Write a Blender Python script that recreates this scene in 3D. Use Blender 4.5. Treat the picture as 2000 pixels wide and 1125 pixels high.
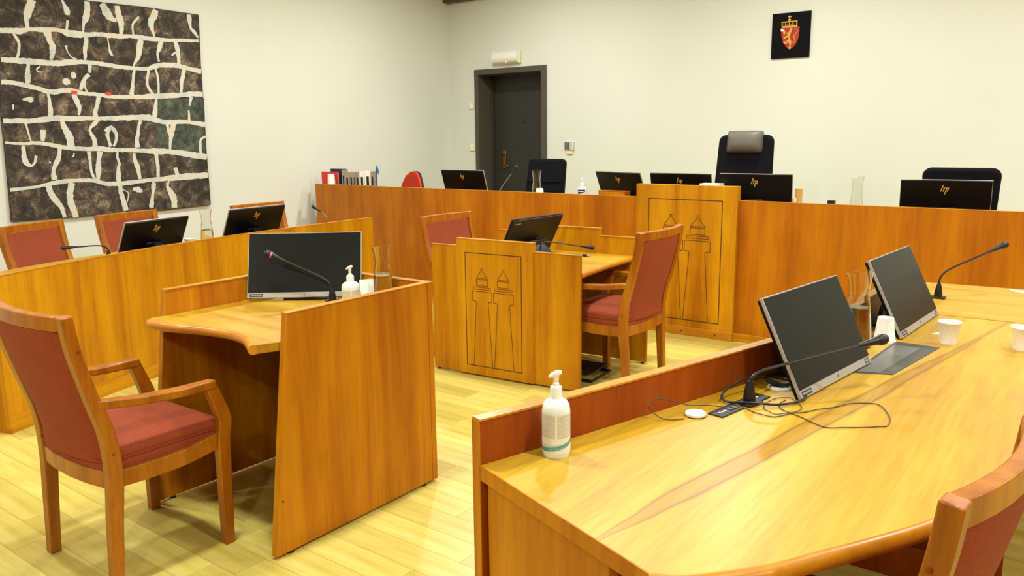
import bpy, bmesh, math, random
from mathutils import Vector, Matrix
from math import radians as RAD, sin, cos, pi
random.seed(7)
for o in list(bpy.data.objects): bpy.data.objects.remove(o)
SC = bpy.context.scene
COL = SC.collection

# ---------------------------------------------------------------- camera, world, lights, exposure
YAW, PITCH, ROLL = RAD(37.135), RAD(-10.651), RAD(-0.671)
cam_d = bpy.data.cameras.new('camera'); cam = bpy.data.objects.new('camera', cam_d); COL.objects.link(cam)
cam_d.sensor_width = 36.0; cam_d.lens = 1584.41 / 2000 * 36.0; cam_d.clip_start = 0.02
_f = Vector((-sin(YAW)*cos(PITCH), cos(YAW)*cos(PITCH), sin(PITCH)))
_r0 = Vector((cos(YAW), sin(YAW), 0)); _u0 = _r0.cross(_f)
_r = _r0*cos(ROLL) + _u0*sin(ROLL); _u = -_r0*sin(ROLL) + _u0*cos(ROLL)
cam.matrix_world = Matrix(((_r.x,_u.x,-_f.x,0),(_r.y,_u.y,-_f.y,0),(_r.z,_u.z,-_f.z,1.55),(0,0,0,1)))
SC.camera = cam
w = bpy.data.worlds.new('world'); SC.world = w; w.use_nodes = True
w.node_tree.nodes['Background'].inputs[0].default_value = (1.0, .97, .88, 1)
w.node_tree.nodes['Background'].inputs[1].default_value = 0.05
LIGHT_W = 60.0                         # watts of each ceiling downlight
LIGHT_COL = (1.0, 1.0, 0.95)
CEIL = 3.55
LAMPS = [(x, y) for x in (-5.3, -2.5, 0.3, 3.1) for y in (-1.6, 1.5, 4.2, 6.45)]  # the y row behind the camera is made-up fill for front-facing sides
SC.view_settings.view_transform = 'Standard'; SC.view_settings.look = 'None'
SC.view_settings.exposure = 0.0; SC.view_settings.gamma = 1.0
SC.view_settings.use_curve_mapping = False

# ---------------------------------------------------------------- helpers
def lin(c):
    r = []
    for v in c:
        v /= 255.0
        r.append(v/12.92 if v <= .04045 else ((v+.055)/1.055)**2.4)
    return tuple(r) + (1,)
class NT:
    def __init__(s, name):
        s.m = bpy.data.materials.new(name); s.m.use_nodes = True; s.t = s.m.node_tree
        s.b = s.t.nodes['Principled BSDF']
    def n(s, typ, **kw):
        o = s.t.nodes.new(typ)
        for k, v in kw.items():
            if k in o.bl_rna.properties and not k.startswith('i_'): setattr(o, k, v)
        return o
    def l(s, a, b): s.t.links.new(a, b)
    def coord(s, scale, kind='Object', rot=(0,0,0), loc=(0,0,0)):
        t = s.n('ShaderNodeTexCoord'); m = s.n('ShaderNodeMapping')
        m.inputs['Scale'].default_value = scale; m.inputs['Rotation'].default_value = rot; m.inputs['Location'].default_value = loc
        s.l(t.outputs[kind], m.inputs[0]); return m.outputs[0]
    def noise(s, vec, scale=1, detail=4, rough=.55, dist=0):
        o = s.n('ShaderNodeTexNoise'); o.inputs['Scale'].default_value = scale; o.inputs['Detail'].default_value = detail
        o.inputs['Roughness'].default_value = rough; o.inputs['Distortion'].default_value = dist
        s.l(vec, o.inputs['Vector']); return o.outputs['Fac']
    def ramp(s, fac, stops):
        o = s.n('ShaderNodeValToRGB'); e = o.color_ramp.elements
        while len(e) < len(stops): e.new(.5)
        for x, (p, c) in zip(e, stops): x.position = p; x.color = c
        s.l(fac, o.inputs[0]); return o.outputs[0]
    def mix(s, a, b, fac, mode='MIX'):
        o = s.n('ShaderNodeMix', data_type='RGBA', blend_type=mode)
        for src, i in ((fac, 0), (a, 6), (b, 7)):
            if hasattr(src, 'is_linked'): s.l(src, o.inputs[i])
            else: o.inputs[i].default_value = src
        return o.outputs[2]
    def math(s, op, a, b=None, clamp=False):
        o = s.n('ShaderNodeMath', operation=op, use_clamp=clamp)
        for src, i in ((a, 0), (b, 1)):
            if src is None: continue
            if hasattr(src, 'is_linked'): s.l(src, o.inputs[i])
            else: o.inputs[i].default_value = src
        return o.outputs[0]
    def bump(s, h, strength=.1, dist=.002):
        o = s.n('ShaderNodeBump'); o.inputs['Strength'].default_value = strength; o.inputs['Distance'].default_value = dist
        s.l(h, o.inputs['Height']); s.l(o.outputs[0], s.b.inputs['Normal'])
    def set(s, **kw):
        for k, v in kw.items(): s.b.inputs[k.replace('_', ' ')].default_value = v
        return s
def plain(name, rgb, rough=.5, metal=0, **kw):
    t = NT(name); t.set(Base_Color=lin(rgb), Roughness=rough, Metallic=metal, **kw)
    f = t.noise(t.coord((60,60,60)), 3, 3)
    t.l(t.ramp(f, [(.3, tuple(c*.93 for c in lin(rgb)[:3])+(1,)), (.7, tuple(min(1, c*1.05) for c in lin(rgb)[:3])+(1,))]), t.b.inputs['Base Color'])
    return t.m
def wood(name, dark, mid, light, scale, rough=.35, coat=.25, rot=(0,0,0), fine=10.0, coat_rough=.18, spec=.5):
    t = NT(name); c = t.coord(scale, rot=rot)
    a = t.noise(c, 1.0, 5, .6, .35)
    col = t.ramp(a, [(.30, lin(dark)), (.5, lin(mid)), (.70, lin(light))])
    c2 = t.coord(tuple(v*fine for v in scale), rot=rot)
    g = t.noise(c2, 1.0, 3, .6)
    gr = t.ramp(g, [(.30, (.84,.82,.78,1)), (.55, (1,1,1,1))])
    fl = t.noise(t.coord((4,4,4)), 1.2, 2)
    fr = t.ramp(fl, [(.3, (.92,.90,.86,1)), (.65, (1,1,1,1))])
    t.l(t.mix(t.mix(col, gr, 1.0, 'MULTIPLY'), fr, 1.0, 'MULTIPLY'), t.b.inputs['Base Color'])
    t.set(Roughness=rough, Coat_Weight=coat, Coat_Roughness=coat_rough, Specular_IOR_Level=spec)
    t.bump(g, .05, .001)
    return t.m
M = {}
M['veneer'] = wood('veneer_upright', (156,84,2), (182,114,3), (200,136,7), (6,6,.42), .45, .04, spec=.22)
M['veneer_gold'] = wood('veneer_golden', (164,98,2), (190,130,3), (206,148,7), (6,6,.42), .45, .04, spec=.22)
M['veneer_bench'] = wood('veneer_bench', (152,80,2), (176,104,3), (190,120,6), (5,5,.35), .45, .04, spec=.22)
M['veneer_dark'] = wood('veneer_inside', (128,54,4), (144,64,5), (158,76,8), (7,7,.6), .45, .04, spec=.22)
M['veneer_flat'] = wood('veneer_plinth', (170,104,4), (196,138,10), (208,152,20), (1.2,1.2,26), .45, .04, spec=.22)
M['top_x'] = wood('veneer_top_x', (168,120,12), (184,144,24), (194,158,42), (.8,9,9), .42, .18, coat_rough=.28, spec=.4)  # same veneer as the uprights, yellowed: overhead light put into the colour
M['top_y'] = wood('veneer_top_y', (168,120,12), (184,144,24), (194,158,42), (9,.8,9), .42, .18, coat_rough=.28, spec=.4)  # same light-yellowed tone, grain along y
M['edge'] = wood('solid_edge', (170,104,8), (190,126,16), (202,142,26), (3,3,3), .38, .12, spec=.35)
M['chair_wood'] = wood('chair_beech', (140,76,5), (164,97,9), (180,116,15), (14,14,2), .38, .2, spec=.3)
# desk top with the dark heartwood figure running along it
def figured_top():
    t = NT('veneer_top_figured'); rot = (0,0,RAD(9.5))
    c = t.coord((9,.8,9), rot=rot)
    a = t.noise(c, 1.0, 5, .6, .35)
    col = t.ramp(a, [(.28, lin((170,124,14))), (.5, lin((186,147,27))), (.72, lin((198,162,50)))])  # overhead light and pale sheen put into this colour too
    g = t.noise(t.coord((90,6,90), rot=rot), 1.0, 3)
    col = t.mix(col, t.ramp(g, [(.3,(.86,.84,.8,1)),(.55,(1,1,1,1))]), 1.0, 'MULTIPLY')
    o = t.coord((1,1,1)); sp = t.n('ShaderNodeSeparateXYZ'); t.l(o, sp.inputs[0])
    # heartwood figure: a band along x = -.919 + .169 y (metres), a little wavy, tapering to both ends
    wob = t.noise(t.coord((2,2.6,2)), 1.0, 3)
    line = t.math('ADD', t.math('MULTIPLY', sp.outputs[1], .169), -.919)
    d = t.math('ADD', t.math('SUBTRACT', sp.outputs[0], line), t.math('MULTIPLY', t.math('SUBTRACT', wob, .5), .028))
    w1 = t.math('ADD', t.math('MULTIPLY', sp.outputs[1], .085), -.097)
    w2 = t.math('ADD', t.math('MULTIPLY', sp.outputs[1], -.02), .072)
    wd = t.math('MAXIMUM', t.math('MINIMUM', t.math('MINIMUM', w1, w2), .027), .006)
    q = t.math('DIVIDE', t.math('ABSOLUTE', d), wd)
    band = t.ramp(t.math('MULTIPLY', q, .5), [(0,(.80,.74,.72,1)),(.36,(.72,.64,.62,1)),(.47,(.36,.28,.30,1)),(.53,(.74,.70,.70,1)),(.70,(1,1,1,1))])
    t.l(t.mix(col, band, .9, 'MULTIPLY'), t.b.inputs['Base Color'])
    t.set(Roughness=.44, Coat_Weight=.18, Coat_Roughness=.30, Specular_IOR_Level=.4); t.bump(g, .04, .001)
    return t.m
M['top_fig'] = figured_top()
def fabric():
    t = NT('brick_fabric'); f = t.noise(t.coord((420,420,420)), 1, 2); b = t.noise(t.coord((9,9,9)), 1, 3)
    col = t.ramp(f, [(.3, lin((130,54,29))), (.7, lin((160,78,45)))])
    t.l(t.mix(col, t.ramp(b, [(.3,(.9,.88,.86,1)),(.7,(1,1,1,1))]), 1.0, 'MULTIPLY'), t.b.inputs['Base Color'])
    t.set(Roughness=.85, Specular_IOR_Level=.25); t.bump(f, .25, .001); return t.m
M['fabric'] = fabric()
def office(name, rgb):
    t = NT(name); f = t.noise(t.coord((300,300,300)), 1, 2)
    t.l(t.ramp(f, [(.3, lin(rgb)), (.7, lin(tuple(min(255, v+10) for v in rgb)))]), t.b.inputs['Base Color'])
    t.set(Roughness=.9, Specular_IOR_Level=.15); t.bump(f, .2, .001); return t.m
M['black_fabric'] = office('black_fabric', (5,6,10)); M['red_fabric'] = office('red_fabric', (196,60,38))
def wallmat():
    t = NT('painted_plaster'); f = t.noise(t.coord((90,90,90)), 1, 4); g = t.noise(t.coord((.6,.6,.6)), 1, 2)
    t.l(t.ramp(g, [(.3, lin((206,210,198))), (.7, lin((212,216,204)))]), t.b.inputs['Base Color'])
    t.set(Roughness=.7); t.bump(f, .06, .002); return t.m
M['wall'] = wallmat()
M['ceiling'] = plain('ceiling_boards', (178,164,142), .8); M['panelling'] = wood('wall_panelling', (120,66,18), (138,80,24), (152,94,32), (5,5,.4), .5, .0)
def plank():
    t = NT('maple_plank'); oi = t.n('ShaderNodeObjectInfo')
    r = t.n('ShaderNodeNewGeometry')
    c = t.coord((1.6,22,1), kind='Object'); a = t.noise(c, 1, 5, .6, .6)
    col = t.ramp(a, [(.28, lin((186,168,76))), (.5, lin((203,190,98))), (.72, lin((213,203,122)))])
    ri = t.n('ShaderNodeMath', operation='ADD'); t.l(oi.outputs['Random'], ri.inputs[0]); t.l(r.outputs['Random Per Island'], ri.inputs[1])
    fr = t.n('ShaderNodeMath', operation='FRACT'); t.l(ri.outputs[0], fr.inputs[0])
    tint = t.ramp(fr.outputs[0], [(0,(.78,.74,.58,1)),(.5,(.93,.91,.84,1)),(1,(1.05,1.05,1.02,1))])
    t.l(t.mix(col, tint, 1.0, 'MULTIPLY'), t.b.inputs['Base Color'])
    t.set(Roughness=.36, Coat_Weight=.15, Coat_Roughness=.25); return t.m
M['plank'] = plank()
M['joint'] = plain('floor_joint', (150,120,60), .7)
M['grey_door'] = plain('dark_grey_paint', (50,49,42), .5, 0, Specular_IOR_Level=.3); M['frame_grey'] = plain('frame_grey_paint', (76,72,62), .5, 0, Specular_IOR_Level=.3)
M['brass'] = plain('brass', (190,140,50), .3, 1.0); M['gold'] = plain('gold_paint', (198,150,52), .4, .2)
M['gold_logo'] = plain('gold_logo', (214,176,92), .35, .3)
M['beam'] = plain('dark_brown_wood', (84,66,58), .6)
M['black'] = plain('black_plastic', (16,16,17), .38); M['soft_black'] = plain('soft_black', (10,11,13), .5)
M['groove'] = plain('dark_groove', (74,26,8), .7)
M['steel'] = plain('steel', (150,150,150), .3, 1.0)
M['silver'] = plain('silver_plastic', (162,157,146), .40, .2); M['silver_light'] = plain('pale_silver', (206,206,202), .35, .2)
M['screen'] = plain('dark_screen', (22,25,19), .30, 0, Specular_IOR_Level=.14); M['back_black'] = plain('monitor_back', (5,5,6), .35, 0, Specular_IOR_Level=.2)
M['white'] = plain('white_plastic', (232,232,222), .4); M['paper'] = plain('white_paper', (240,240,228), .8)
M['slate'] = plain('slate_monitor', (20,30,42), .4, 0, Specular_IOR_Level=.3)
M['desk_shade'] = plain('painted_desk_shade', (30,18,11), .7, 0, Specular_IOR_Level=.2)  # under-desk shade painted into the modesty panels' colour
M['grey_leather'] = plain('grey_leather', (92,88,78), .45)
M['red'] = plain('red_board', (206,52,28), .6); M['navy'] = plain('navy_board', (36,34,80), .6); M['grey_board'] = plain('grey_board', (150,140,118), .7)
M['blue'] = plain('blue_plastic', (34,92,160), .4); M['label_blue'] = plain('label_blue', (14,26,104), .5)
M['tan'] = plain('tan_card', (206,164,90), .7); M['cream'] = plain('cream_plastic', (226,214,160), .5)
M['mat'] = plain('charcoal_mat', (64,64,60), .55); M['mat2'] = plain('mat_window', (98,100,94), .28)
M['cable'] = plain('brown_cable', (70,52,38), .5); M['pink'] = plain('pink_ring', (226,110,140), .4)
M['tag'] = plain('label_tag', (28,30,26), .5); M['tagtext'] = plain('tag_text', (150,156,146), .6)
M['plaque'] = plain('black_plaque', (3,3,4), .6, 0, Specular_IOR_Level=.1); M['shield_red'] = plain('shield_red', (160,16,12), .5)
M['frost'] = NT('frosted_cover').set(Base_Color=lin((242,242,232)), Roughness=.3, Transmission_Weight=.15).m
def bottle():
    t = NT('bottle_plastic'); f = t.noise(t.coord((3,3,3)), 2, 2)
    t.l(t.ramp(f, [(.3, lin((216,230,220))), (.7, lin((228,238,228)))]), t.b.inputs['Base Color'])
    t.set(Roughness=.3, Subsurface_Weight=.15, Subsurface_Radius=(.02,.02,.02)); return t.m
M['bottle'] = bottle()
def glass(name, rgb=(250,252,248)):
    t = NT(name); t.set(Base_Color=lin(rgb), Roughness=.0, IOR=1.45, Transmission_Weight=1.0); return t.m
M['glass'] = glass('clear_glass'); M['water'] = NT('water').set(Base_Color=(1,1,1,1), Roughness=0, IOR=1.33, Transmission_Weight=1.0).m
def small_print():
    # printed label: two columns of tiny text lines above a teal wave (coordinates: label-local, x along, z up)
    t = NT('printed_label'); sp = t.n('ShaderNodeSeparateXYZ'); t.l(t.n('ShaderNodeTexCoord').outputs['UV'], sp.inputs[0])
    u, v = sp.outputs[0], sp.outputs[1]
    ln = t.math('GREATER_THAN', t.math('FRACT', t.math('MULTIPLY', v, 44)), .45)
    uv = t.n('ShaderNodeTexCoord').outputs['UV']; mp = t.n('ShaderNodeMapping'); mp.inputs['Scale'].default_value = (70,44,1); t.l(uv, mp.inputs[0])
    w_ = t.math('GREATER_THAN', t.noise(mp.outputs[0], 1, 1), .40)
    colgap = t.math('GREATER_THAN', t.math('ABSOLUTE', t.math('SUBTRACT', u, .5)), .02)
    zone = t.math('MULTIPLY', t.math('GREATER_THAN', v, .40), t.math('LESS_THAN', v, .97))
    side = t.math('LESS_THAN', t.math('ABSOLUTE', t.math('SUBTRACT', u, .5)), .42)
    txt = t.math('MULTIPLY', t.math('MULTIPLY', ln, w_), t.math('MULTIPLY', t.math('MULTIPLY', zone, colgap), side))
    c = t.mix(lin((222,222,200)), lin((128,128,112)), t.math('MULTIPLY', txt, .8))
    wave = t.math('ADD', t.math('MULTIPLY', t.math('MULTIPLY', u, u), .26), .05)
    dd = t.math('SUBTRACT', v, wave)
    teal = t.math('MULTIPLY', t.math('GREATER_THAN', dd, -.02), t.math('LESS_THAN', dd, .09))
    pale = t.math('MULTIPLY', t.math('GREATER_THAN', dd, .09), t.math('LESS_THAN', v, .24))
    streak = t.noise(mp.outputs[0], .12, 3)
    c = t.mix(c, lin((176,196,184)), t.math('MULTIPLY', pale, .7))
    c = t.mix(c, t.ramp(streak, [(.35, lin((40,128,124))), (.65, lin((120,176,164)))]), teal)
    t.l(c, t.b.inputs['Base Color']); t.set(Roughness=.45); return t.m
M['print'] = small_print()
def canvas(name, cols, sc=(5,5,5)):
    t = NT(name); a = t.noise(t.coord(sc), 1, 8, .65, .8); b = t.noise(t.coord(tuple(v*7 for v in sc)), 1, 6, .7); cc = t.noise(t.coord((1,2.2,.6)), 1, 3)
    col = t.ramp(a, [(.32, lin(cols[0])), (.48, lin(cols[1])), (.58, lin(cols[2])), (.74, lin(cols[3]))])
    col = t.mix(col, t.ramp(b, [(.38,(.35,.33,.30,1)),(.5,(1,1,1,1)),(.62,(1.7,1.65,1.55,1))]), .85, 'MULTIPLY')
    col = t.mix(col, t.ramp(cc, [(.36,(.7,.66,.6,1)),(.62,(1.15,1.12,1.08,1))]), .9, 'MULTIPLY')
    t.l(col, t.b.inputs['Base Color']); t.set(Roughness=.8); t.bump(b, .3, .004); return t.m
M['canvas'] = canvas('dark_canvas', ((24,21,17),(56,48,38),(88,78,63),(150,137,115)), (9,9,9))
M['canvas_green'] = canvas('green_canvas', ((42,50,42),(58,68,56),(68,80,66),(92,100,84)), (3,3,3))
def strokes():
    t = NT('pale_painted_strip'); a = t.noise(t.coord((9,9,9)), 1, 5, .6); b = t.noise(t.coord((60,60,60)), 1, 4, .7, 1.2)
    col = t.ramp(a, [(.3, lin((172,180,168))), (.5, lin((200,202,188))), (.68, lin((204,194,168)))])
    t.l(t.mix(col, t.ramp(b, [(.30,(.55,.54,.50,1)),(.42,(1,1,1,1))]), .8, 'MULTIPLY'), t.b.inputs['Base Color']); t.set(Roughness=.75); return t.m
M['strip'] = strokes()

class MB:
    def __init__(s): s.v = []; s.f = []; s.uv = None
    def add(s, vs, fs):
        k = len(s.v); s.v += [tuple(v) for v in vs]; s.f += [tuple(i+k for i in f) for f in fs]; return s
    def box(s, x0, x1, y0, y1, z0, z1):
        return s.add([(x0,y0,z0),(x1,y0,z0),(x1,y1,z0),(x0,y1,z0),(x0,y0,z1),(x1,y0,z1),(x1,y1,z1),(x0,y1,z1)],
                     [(0,3,2,1),(4,5,6,7),(0,1,5,4),(1,2,6,5),(2,3,7,6),(3,0,4,7)])
    def prism(s, pts, z0, z1):                       # polygon in xy pulled along z
        n = len(pts)
        return s.add([(x,y,z0) for x,y in pts]+[(x,y,z1) for x,y in pts],
                     [tuple(range(n-1,-1,-1)), tuple(range(n,2*n))]+[(i,(i+1)%n,n+(i+1)%n,n+i) for i in range(n)])
    def slab(s, pts, d, P):                          # polygon in a plane: P(a,b,c) maps plane coords + depth to 3d
        n = len(pts)
        return s.add([P(a,b,0) for a,b in pts]+[P(a,b,d) for a,b in pts],
                     [tuple(range(n-1,-1,-1)), tuple(range(n,2*n))]+[(i,(i+1)%n,n+(i+1)%n,n+i) for i in range(n)])
    def wallcurve(s, path, t, z0, z1):               # upright panel following a plan curve, thickness t to the left
        n = len(path); L = offset(path, t)
        vs = [(x,y,z0) for x,y in path]+[(x,y,z0) for x,y in L]+[(x,y,z1) for x,y in path]+[(x,y,z1) for x,y in L]
        fs = []
        for i in range(n-1):
            fs += [(i,i+1,2*n+i+1,2*n+i),(n+i+1,n+i,3*n+i,3*n+i+1),(2*n+i,2*n+i+1,3*n+i+1,3*n+i),(i+1,i,n+i,n+i+1)]
        fs += [(0,2*n,3*n,n),(n-1,2*n-1,4*n-1,3*n-1)]
        return s.add(vs, fs)
    def sweep(s, path, w, h, side=(1,0,0)):          # rectangular bar along a path; w along side
        n = len(path); side = Vector(side).normalized(); vs = []
        for i, p in enumerate(path):
            p = Vector(p); a = Vector(path[max(0,i-1)]); b = Vector(path[min(n-1,i+1)]); t = (b-a).normalized()
            up = side.cross(t).normalized()
            ww = w[i] if isinstance(w,(list,tuple)) else w; hh = h[i] if isinstance(h,(list,tuple)) else h
            for a_, b_ in ((-1,-1),(1,-1),(1,1),(-1,1)): vs.append(p+side*(a_*ww/2)+up*(b_*hh/2))
        fs = [(3,2,1,0), tuple(4*(n-1)+k for k in range(4))]
        for i in range(n-1):
            for k in range(4): fs.append((4*i+k,4*i+(k+1)%4,4*i+4+(k+1)%4,4*i+4+k))
        return s.add(vs, fs)
    def tube(s, path, r, n=8):
        m = len(path); vs = []; prev = None
        for i, p in enumerate(path):
            p = Vector(p); a = Vector(path[max(0,i-1)]); b = Vector(path[min(m-1,i+1)]); t = (b-a)
            t = t.normalized() if t.length > 1e-9 else Vector((0,0,1))
            if prev is None: u = t.orthogonal().normalized()
            else:
                u = prev - t*prev.dot(t); u = u.normalized() if u.length > 1e-6 else t.orthogonal().normalized()
            prev = u; v = t.cross(u); rr = r[i] if isinstance(r,(list,tuple)) else r
            vs += [p+u*(rr*cos(2*pi*k/n))+v*(rr*sin(2*pi*k/n)) for k in range(n)]
        fs = [tuple(range(n-1,-1,-1)), tuple(range((m-1)*n,m*n))]
        for i in range(m-1):
            for k in range(n): fs.append((i*n+k,i*n+(k+1)%n,(i+1)*n+(k+1)%n,(i+1)*n+k))
        return s.add(vs, fs)
    def lathe(s, prof, n=24, c=(0,0,0), closed=False, tilt=None):
        m = len(prof); vs = []
        for r, z in prof:
            for k in range(n):
                a = 2*pi*k/n; zz = z + (tilt(r*cos(a), r*sin(a), z) if tilt else 0)
                vs.append((c[0]+r*cos(a), c[1]+r*sin(a), c[2]+zz))
        fs = []
        for i in range(m-1 if not closed else m):
            j = (i+1) % m
            for k in range(n): fs.append((i*n+k,i*n+(k+1)%n,j*n+(k+1)%n,j*n+k))
        if not closed: fs += [tuple(range(n-1,-1,-1)), tuple(range((m-1)*n,m*n))]
        return s.add(vs, fs)
    def xf(s, mat):
        s.v = [tuple(mat @ Vector(v)) for v in s.v]; return s
    def mesh(s, name, mat, smooth=40):
        me = bpy.data.meshes.new(name); me.from_pydata(s.v, [], s.f); me.materials.append(mat)
        bm = bmesh.new(); bm.from_mesh(me); bmesh.ops.recalc_face_normals(bm, faces=bm.faces); bm.to_mesh(me); bm.free()
        if smooth:
            me.polygons.foreach_set('use_smooth', [True]*len(me.polygons)); me.set_sharp_from_angle(angle=RAD(smooth))
        return me
    def build(s, name, mat, parent=None, bevel=0, seg=2, smooth=40, loc=None, label=None):
        o = bpy.data.objects.new(name, s.mesh(name, M[mat] if isinstance(mat,str) else mat, smooth)); COL.objects.link(o)
        if parent: o.parent = parent
        if loc: o.location = loc
        if bevel:
            b = o.modifiers.new('bevel','BEVEL'); b.width = bevel; b.segments = seg; b.limit_method = 'ANGLE'; b.angle_limit = RAD(50)
        if label: o['label'] = label
        return o
def offset(path, t):
    n = len(path); out = []
    for i in range(n):
        a = Vector(path[max(0,i-1)]); b = Vector(path[min(n-1,i+1)]); d = (b-a).normalized()
        out.append((path[i][0]-d.y*t, path[i][1]+d.x*t))
    return out
def spline(pts, k=6):
    out = []; P = [Vector(p) for p in pts]
    for i in range(len(P)-1):
        p0 = P[max(0,i-1)]; p1 = P[i]; p2 = P[i+1]; p3 = P[min(len(P)-1,i+2)]
        for j in range(k):
            t = j/k
            out.append(.5*((2*p1)+(p2-p0)*t+(2*p0-5*p1+4*p2-p3)*t*t+(3*p1-p0-3*p2+p3)*t**3))
    out.append(P[-1]); return [tuple(p) for p in out]
def thing(name, label, cat, loc=(0,0,0), rz=0, group=None):
    o = bpy.data.objects.new(name, None); COL.objects.link(o); o.empty_display_size = .1
    o.location = loc; o.rotation_euler = (0,0,rz); o['label'] = label; o['category'] = cat
    if group: o['group'] = group
    return o
def tag(o, label, cat, group=None):
    o['label'] = label; o['category'] = cat
    if group: o['group'] = group
    return o
def struct(o): o['kind'] = 'structure'; return o
def dup(root, loc, rz, label, group=None):
    r = root.copy(); COL.objects.link(r); r.location = loc; r.rotation_euler = (0,0,rz); r['label'] = label
    if group: r['group'] = group
    for ch in list(root.children):
        c = ch.copy(); COL.objects.link(c); c.parent = r
        for g in list(ch.children):
            d = g.copy(); COL.objects.link(d); d.parent = c
    return r

# ================================================================ THE ROOM
WX, BY, RX, FY = -7.227, 8.25, 4.5, -4.0        # left wall, back wall, right wall, wall behind the camera
DAIS = 0.18
floor = struct(MB().box(WX-.3, RX+.3, FY-.3, BY+.6, -.15, -.011).build('floor', 'joint', smooth=0))
# strip parquet: single planks where the photo shows them, one joined field elsewhere
PW, PL = .135, .84
near_mesh = {}; rest = MB(); n_single = 0
row = 0; y = FY
while y < BY-.01:
    x = WX - random.random()*PL
    while x < RX:
        x0, x1 = max(x, WX), min(x+PL, RX); y1 = min(y+PW, BY)
        if x1-x0 > .05:
            cx, cy = (x0+x1)/2, (y+y1)/2
            if -5.35 < cx < -.95 and .75 < cy < 5.75 and n_single < 300 and x1-x0 > PL-.001 and y1-y > PW-.001:
                if 'm' not in near_mesh:
                    near_mesh['m'] = MB().box(-PL/2+.0007, PL/2-.0007, -PW/2+.0006, PW/2-.0006, -.011, 0).mesh('plank', M['plank'], 0)
                o = bpy.data.objects.new('plank', near_mesh['m']); COL.objects.link(o); o.location = (cx, cy, 0); o.parent = floor; n_single += 1
            else: rest.box(x0+.0007, x1-.0007, y+.0006, y1-.0006, -.011, 0)
        x += PL
    y += PW; row += 1
r_ = rest.build('planks', 'plank', floor, smooth=0); r_['kind'] = 'stuff'
struct(MB().box(WX-.3, RX+.3, FY-.3, BY+.6, CEIL, CEIL+.15).build('ceiling', 'ceiling', smooth=0))
struct(MB().box(WX-.3, WX, FY-.3, BY+.6, -.01, CEIL).build('wall_left', 'wall', smooth=0))
struct(MB().box(RX, RX+.3, FY-.3, BY+.6, -.01, CEIL).build('wall_right', 'panelling', smooth=0))
struct(MB().box(WX, RX, FY-.3, FY, -.01, CEIL).build('wall_front', 'panelling', smooth=0))
OX0, OX1, OZ = -6.765, -5.725, 2.335
struct(MB().box(WX, OX0, BY, BY+.5, -.01, CEIL).box(OX1, RX, BY, BY+.5, -.01, CEIL).box(OX0, OX1, BY, BY+.5, OZ, CEIL).box(OX0, OX1, BY+.36, BY+.5, -.01, OZ).box(OX0, OX1, BY, BY+.36, -.01, DAIS-.001).build('wall_back', 'wall', smooth=0))
struct(MB().box(WX, RX, BY-.10, BY, 3.222, 3.42).build('trim_1', 'beam', smooth=0))
# raised floor behind the judges' bench
struct(MB().box(WX, 2.6, 5.80, BY, .0, DAIS).build('floor_platform', 'plank', smooth=0))
# door
door = thing('door_1', '', ''); del door['label']; del door['category']; struct(door)
fx0, fx1, fz = -6.799, -5.687, 2.374; ix0, ix1, iz = -6.739, -5.762, 2.308
MB().box(fx0, ix0, BY-.022, BY+.30, DAIS, fz).box(ix1, fx1, BY-.022, BY+.30, DAIS, fz).box(ix0, ix1, BY-.022, BY+.30, iz, fz).build('door_frame', 'frame_grey', door, .004)
MB().box(ix0, ix0+.03, BY+.24, BY+.29, DAIS, iz).box(ix1-.03, ix1, BY+.24, BY+.29, DAIS, iz).box(ix0, ix1, BY+.24, BY+.29, iz-.03, iz).build('door_stop', 'grey_door', door, .003)
leaf = MB().box(ix0, ix1, BY+.29, BY+.34, DAIS+.005, iz).build('door_leaf', 'grey_door', door, .002)
lx = -6.56
MB().box(lx-.024, lx+.024, BY+.275, BY+.292, 1.13, 1.36).build('lock_plate', 'brass', leaf, .003)
MB().lathe([(.004,0),(.014,.0),(.014,.02),(.004,.022)], 16).xf(Matrix.Translation((lx, BY+.272, 1.30)) @ Matrix.Rotation(RAD(90),4,'X')).build('lock_cylinder', 'black', leaf)
MB().tube([(lx, BY+.28, 1.17),(lx, BY+.23, 1.17),(lx+.03, BY+.222, 1.17),(lx+.12, BY+.222, 1.168)], .011, 10).build('door_handle', 'brass', leaf)
MB().lathe([(.002,0),(.013,0),(.013,.008),(.006,.01)], 16).xf(Matrix.Translation((-6.26, BY+.29, 1.72)) @ Matrix.Rotation(RAD(90),4,'X')).build('peephole', 'black', leaf)
# ceiling downlights; the row behind the camera is added fill
def emis():
    t = NT('lamp_diffuser'); t.set(Base_Color=(.9,.9,.85,1), Emission_Color=(1,.96,.84,1), Emission_Strength=6.0); return t.m
M['lamp'] = emis()
ring = MB().lathe([(.19,0),(.225,0),(.225,-.03),(.19,-.03)], 32, closed=True).mesh('lamp_ring', M['white'])
disc = MB().lathe([(.001,-.002),(.19,-.002),(.19,-.008),(.001,-.008)], 32).mesh('lamp_diffuser', M['lamp'])
for i, (x, y) in enumerate(LAMPS):
    t = thing('ceiling_downlight', 'round white recessed downlight in the ceiling', 'ceiling light', (x, y, CEIL), 0, 'downlights set out in a grid on the ceiling, the row behind the camera added as fill')
    for nm, me in (('lamp_ring', ring), ('lamp_diffuser', disc)):
        o = bpy.data.objects.new(nm, me); COL.objects.link(o); o.parent = t
    ld = bpy.data.lights.new('lamp', 'AREA'); ld.shape = 'DISK'; ld.size = .22; ld.energy = LIGHT_W; ld.color = LIGHT_COL
    lo = bpy.data.objects.new('lamp', ld); COL.objects.link(lo); lo.parent = t; lo.location = (0,0,-.035)

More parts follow.
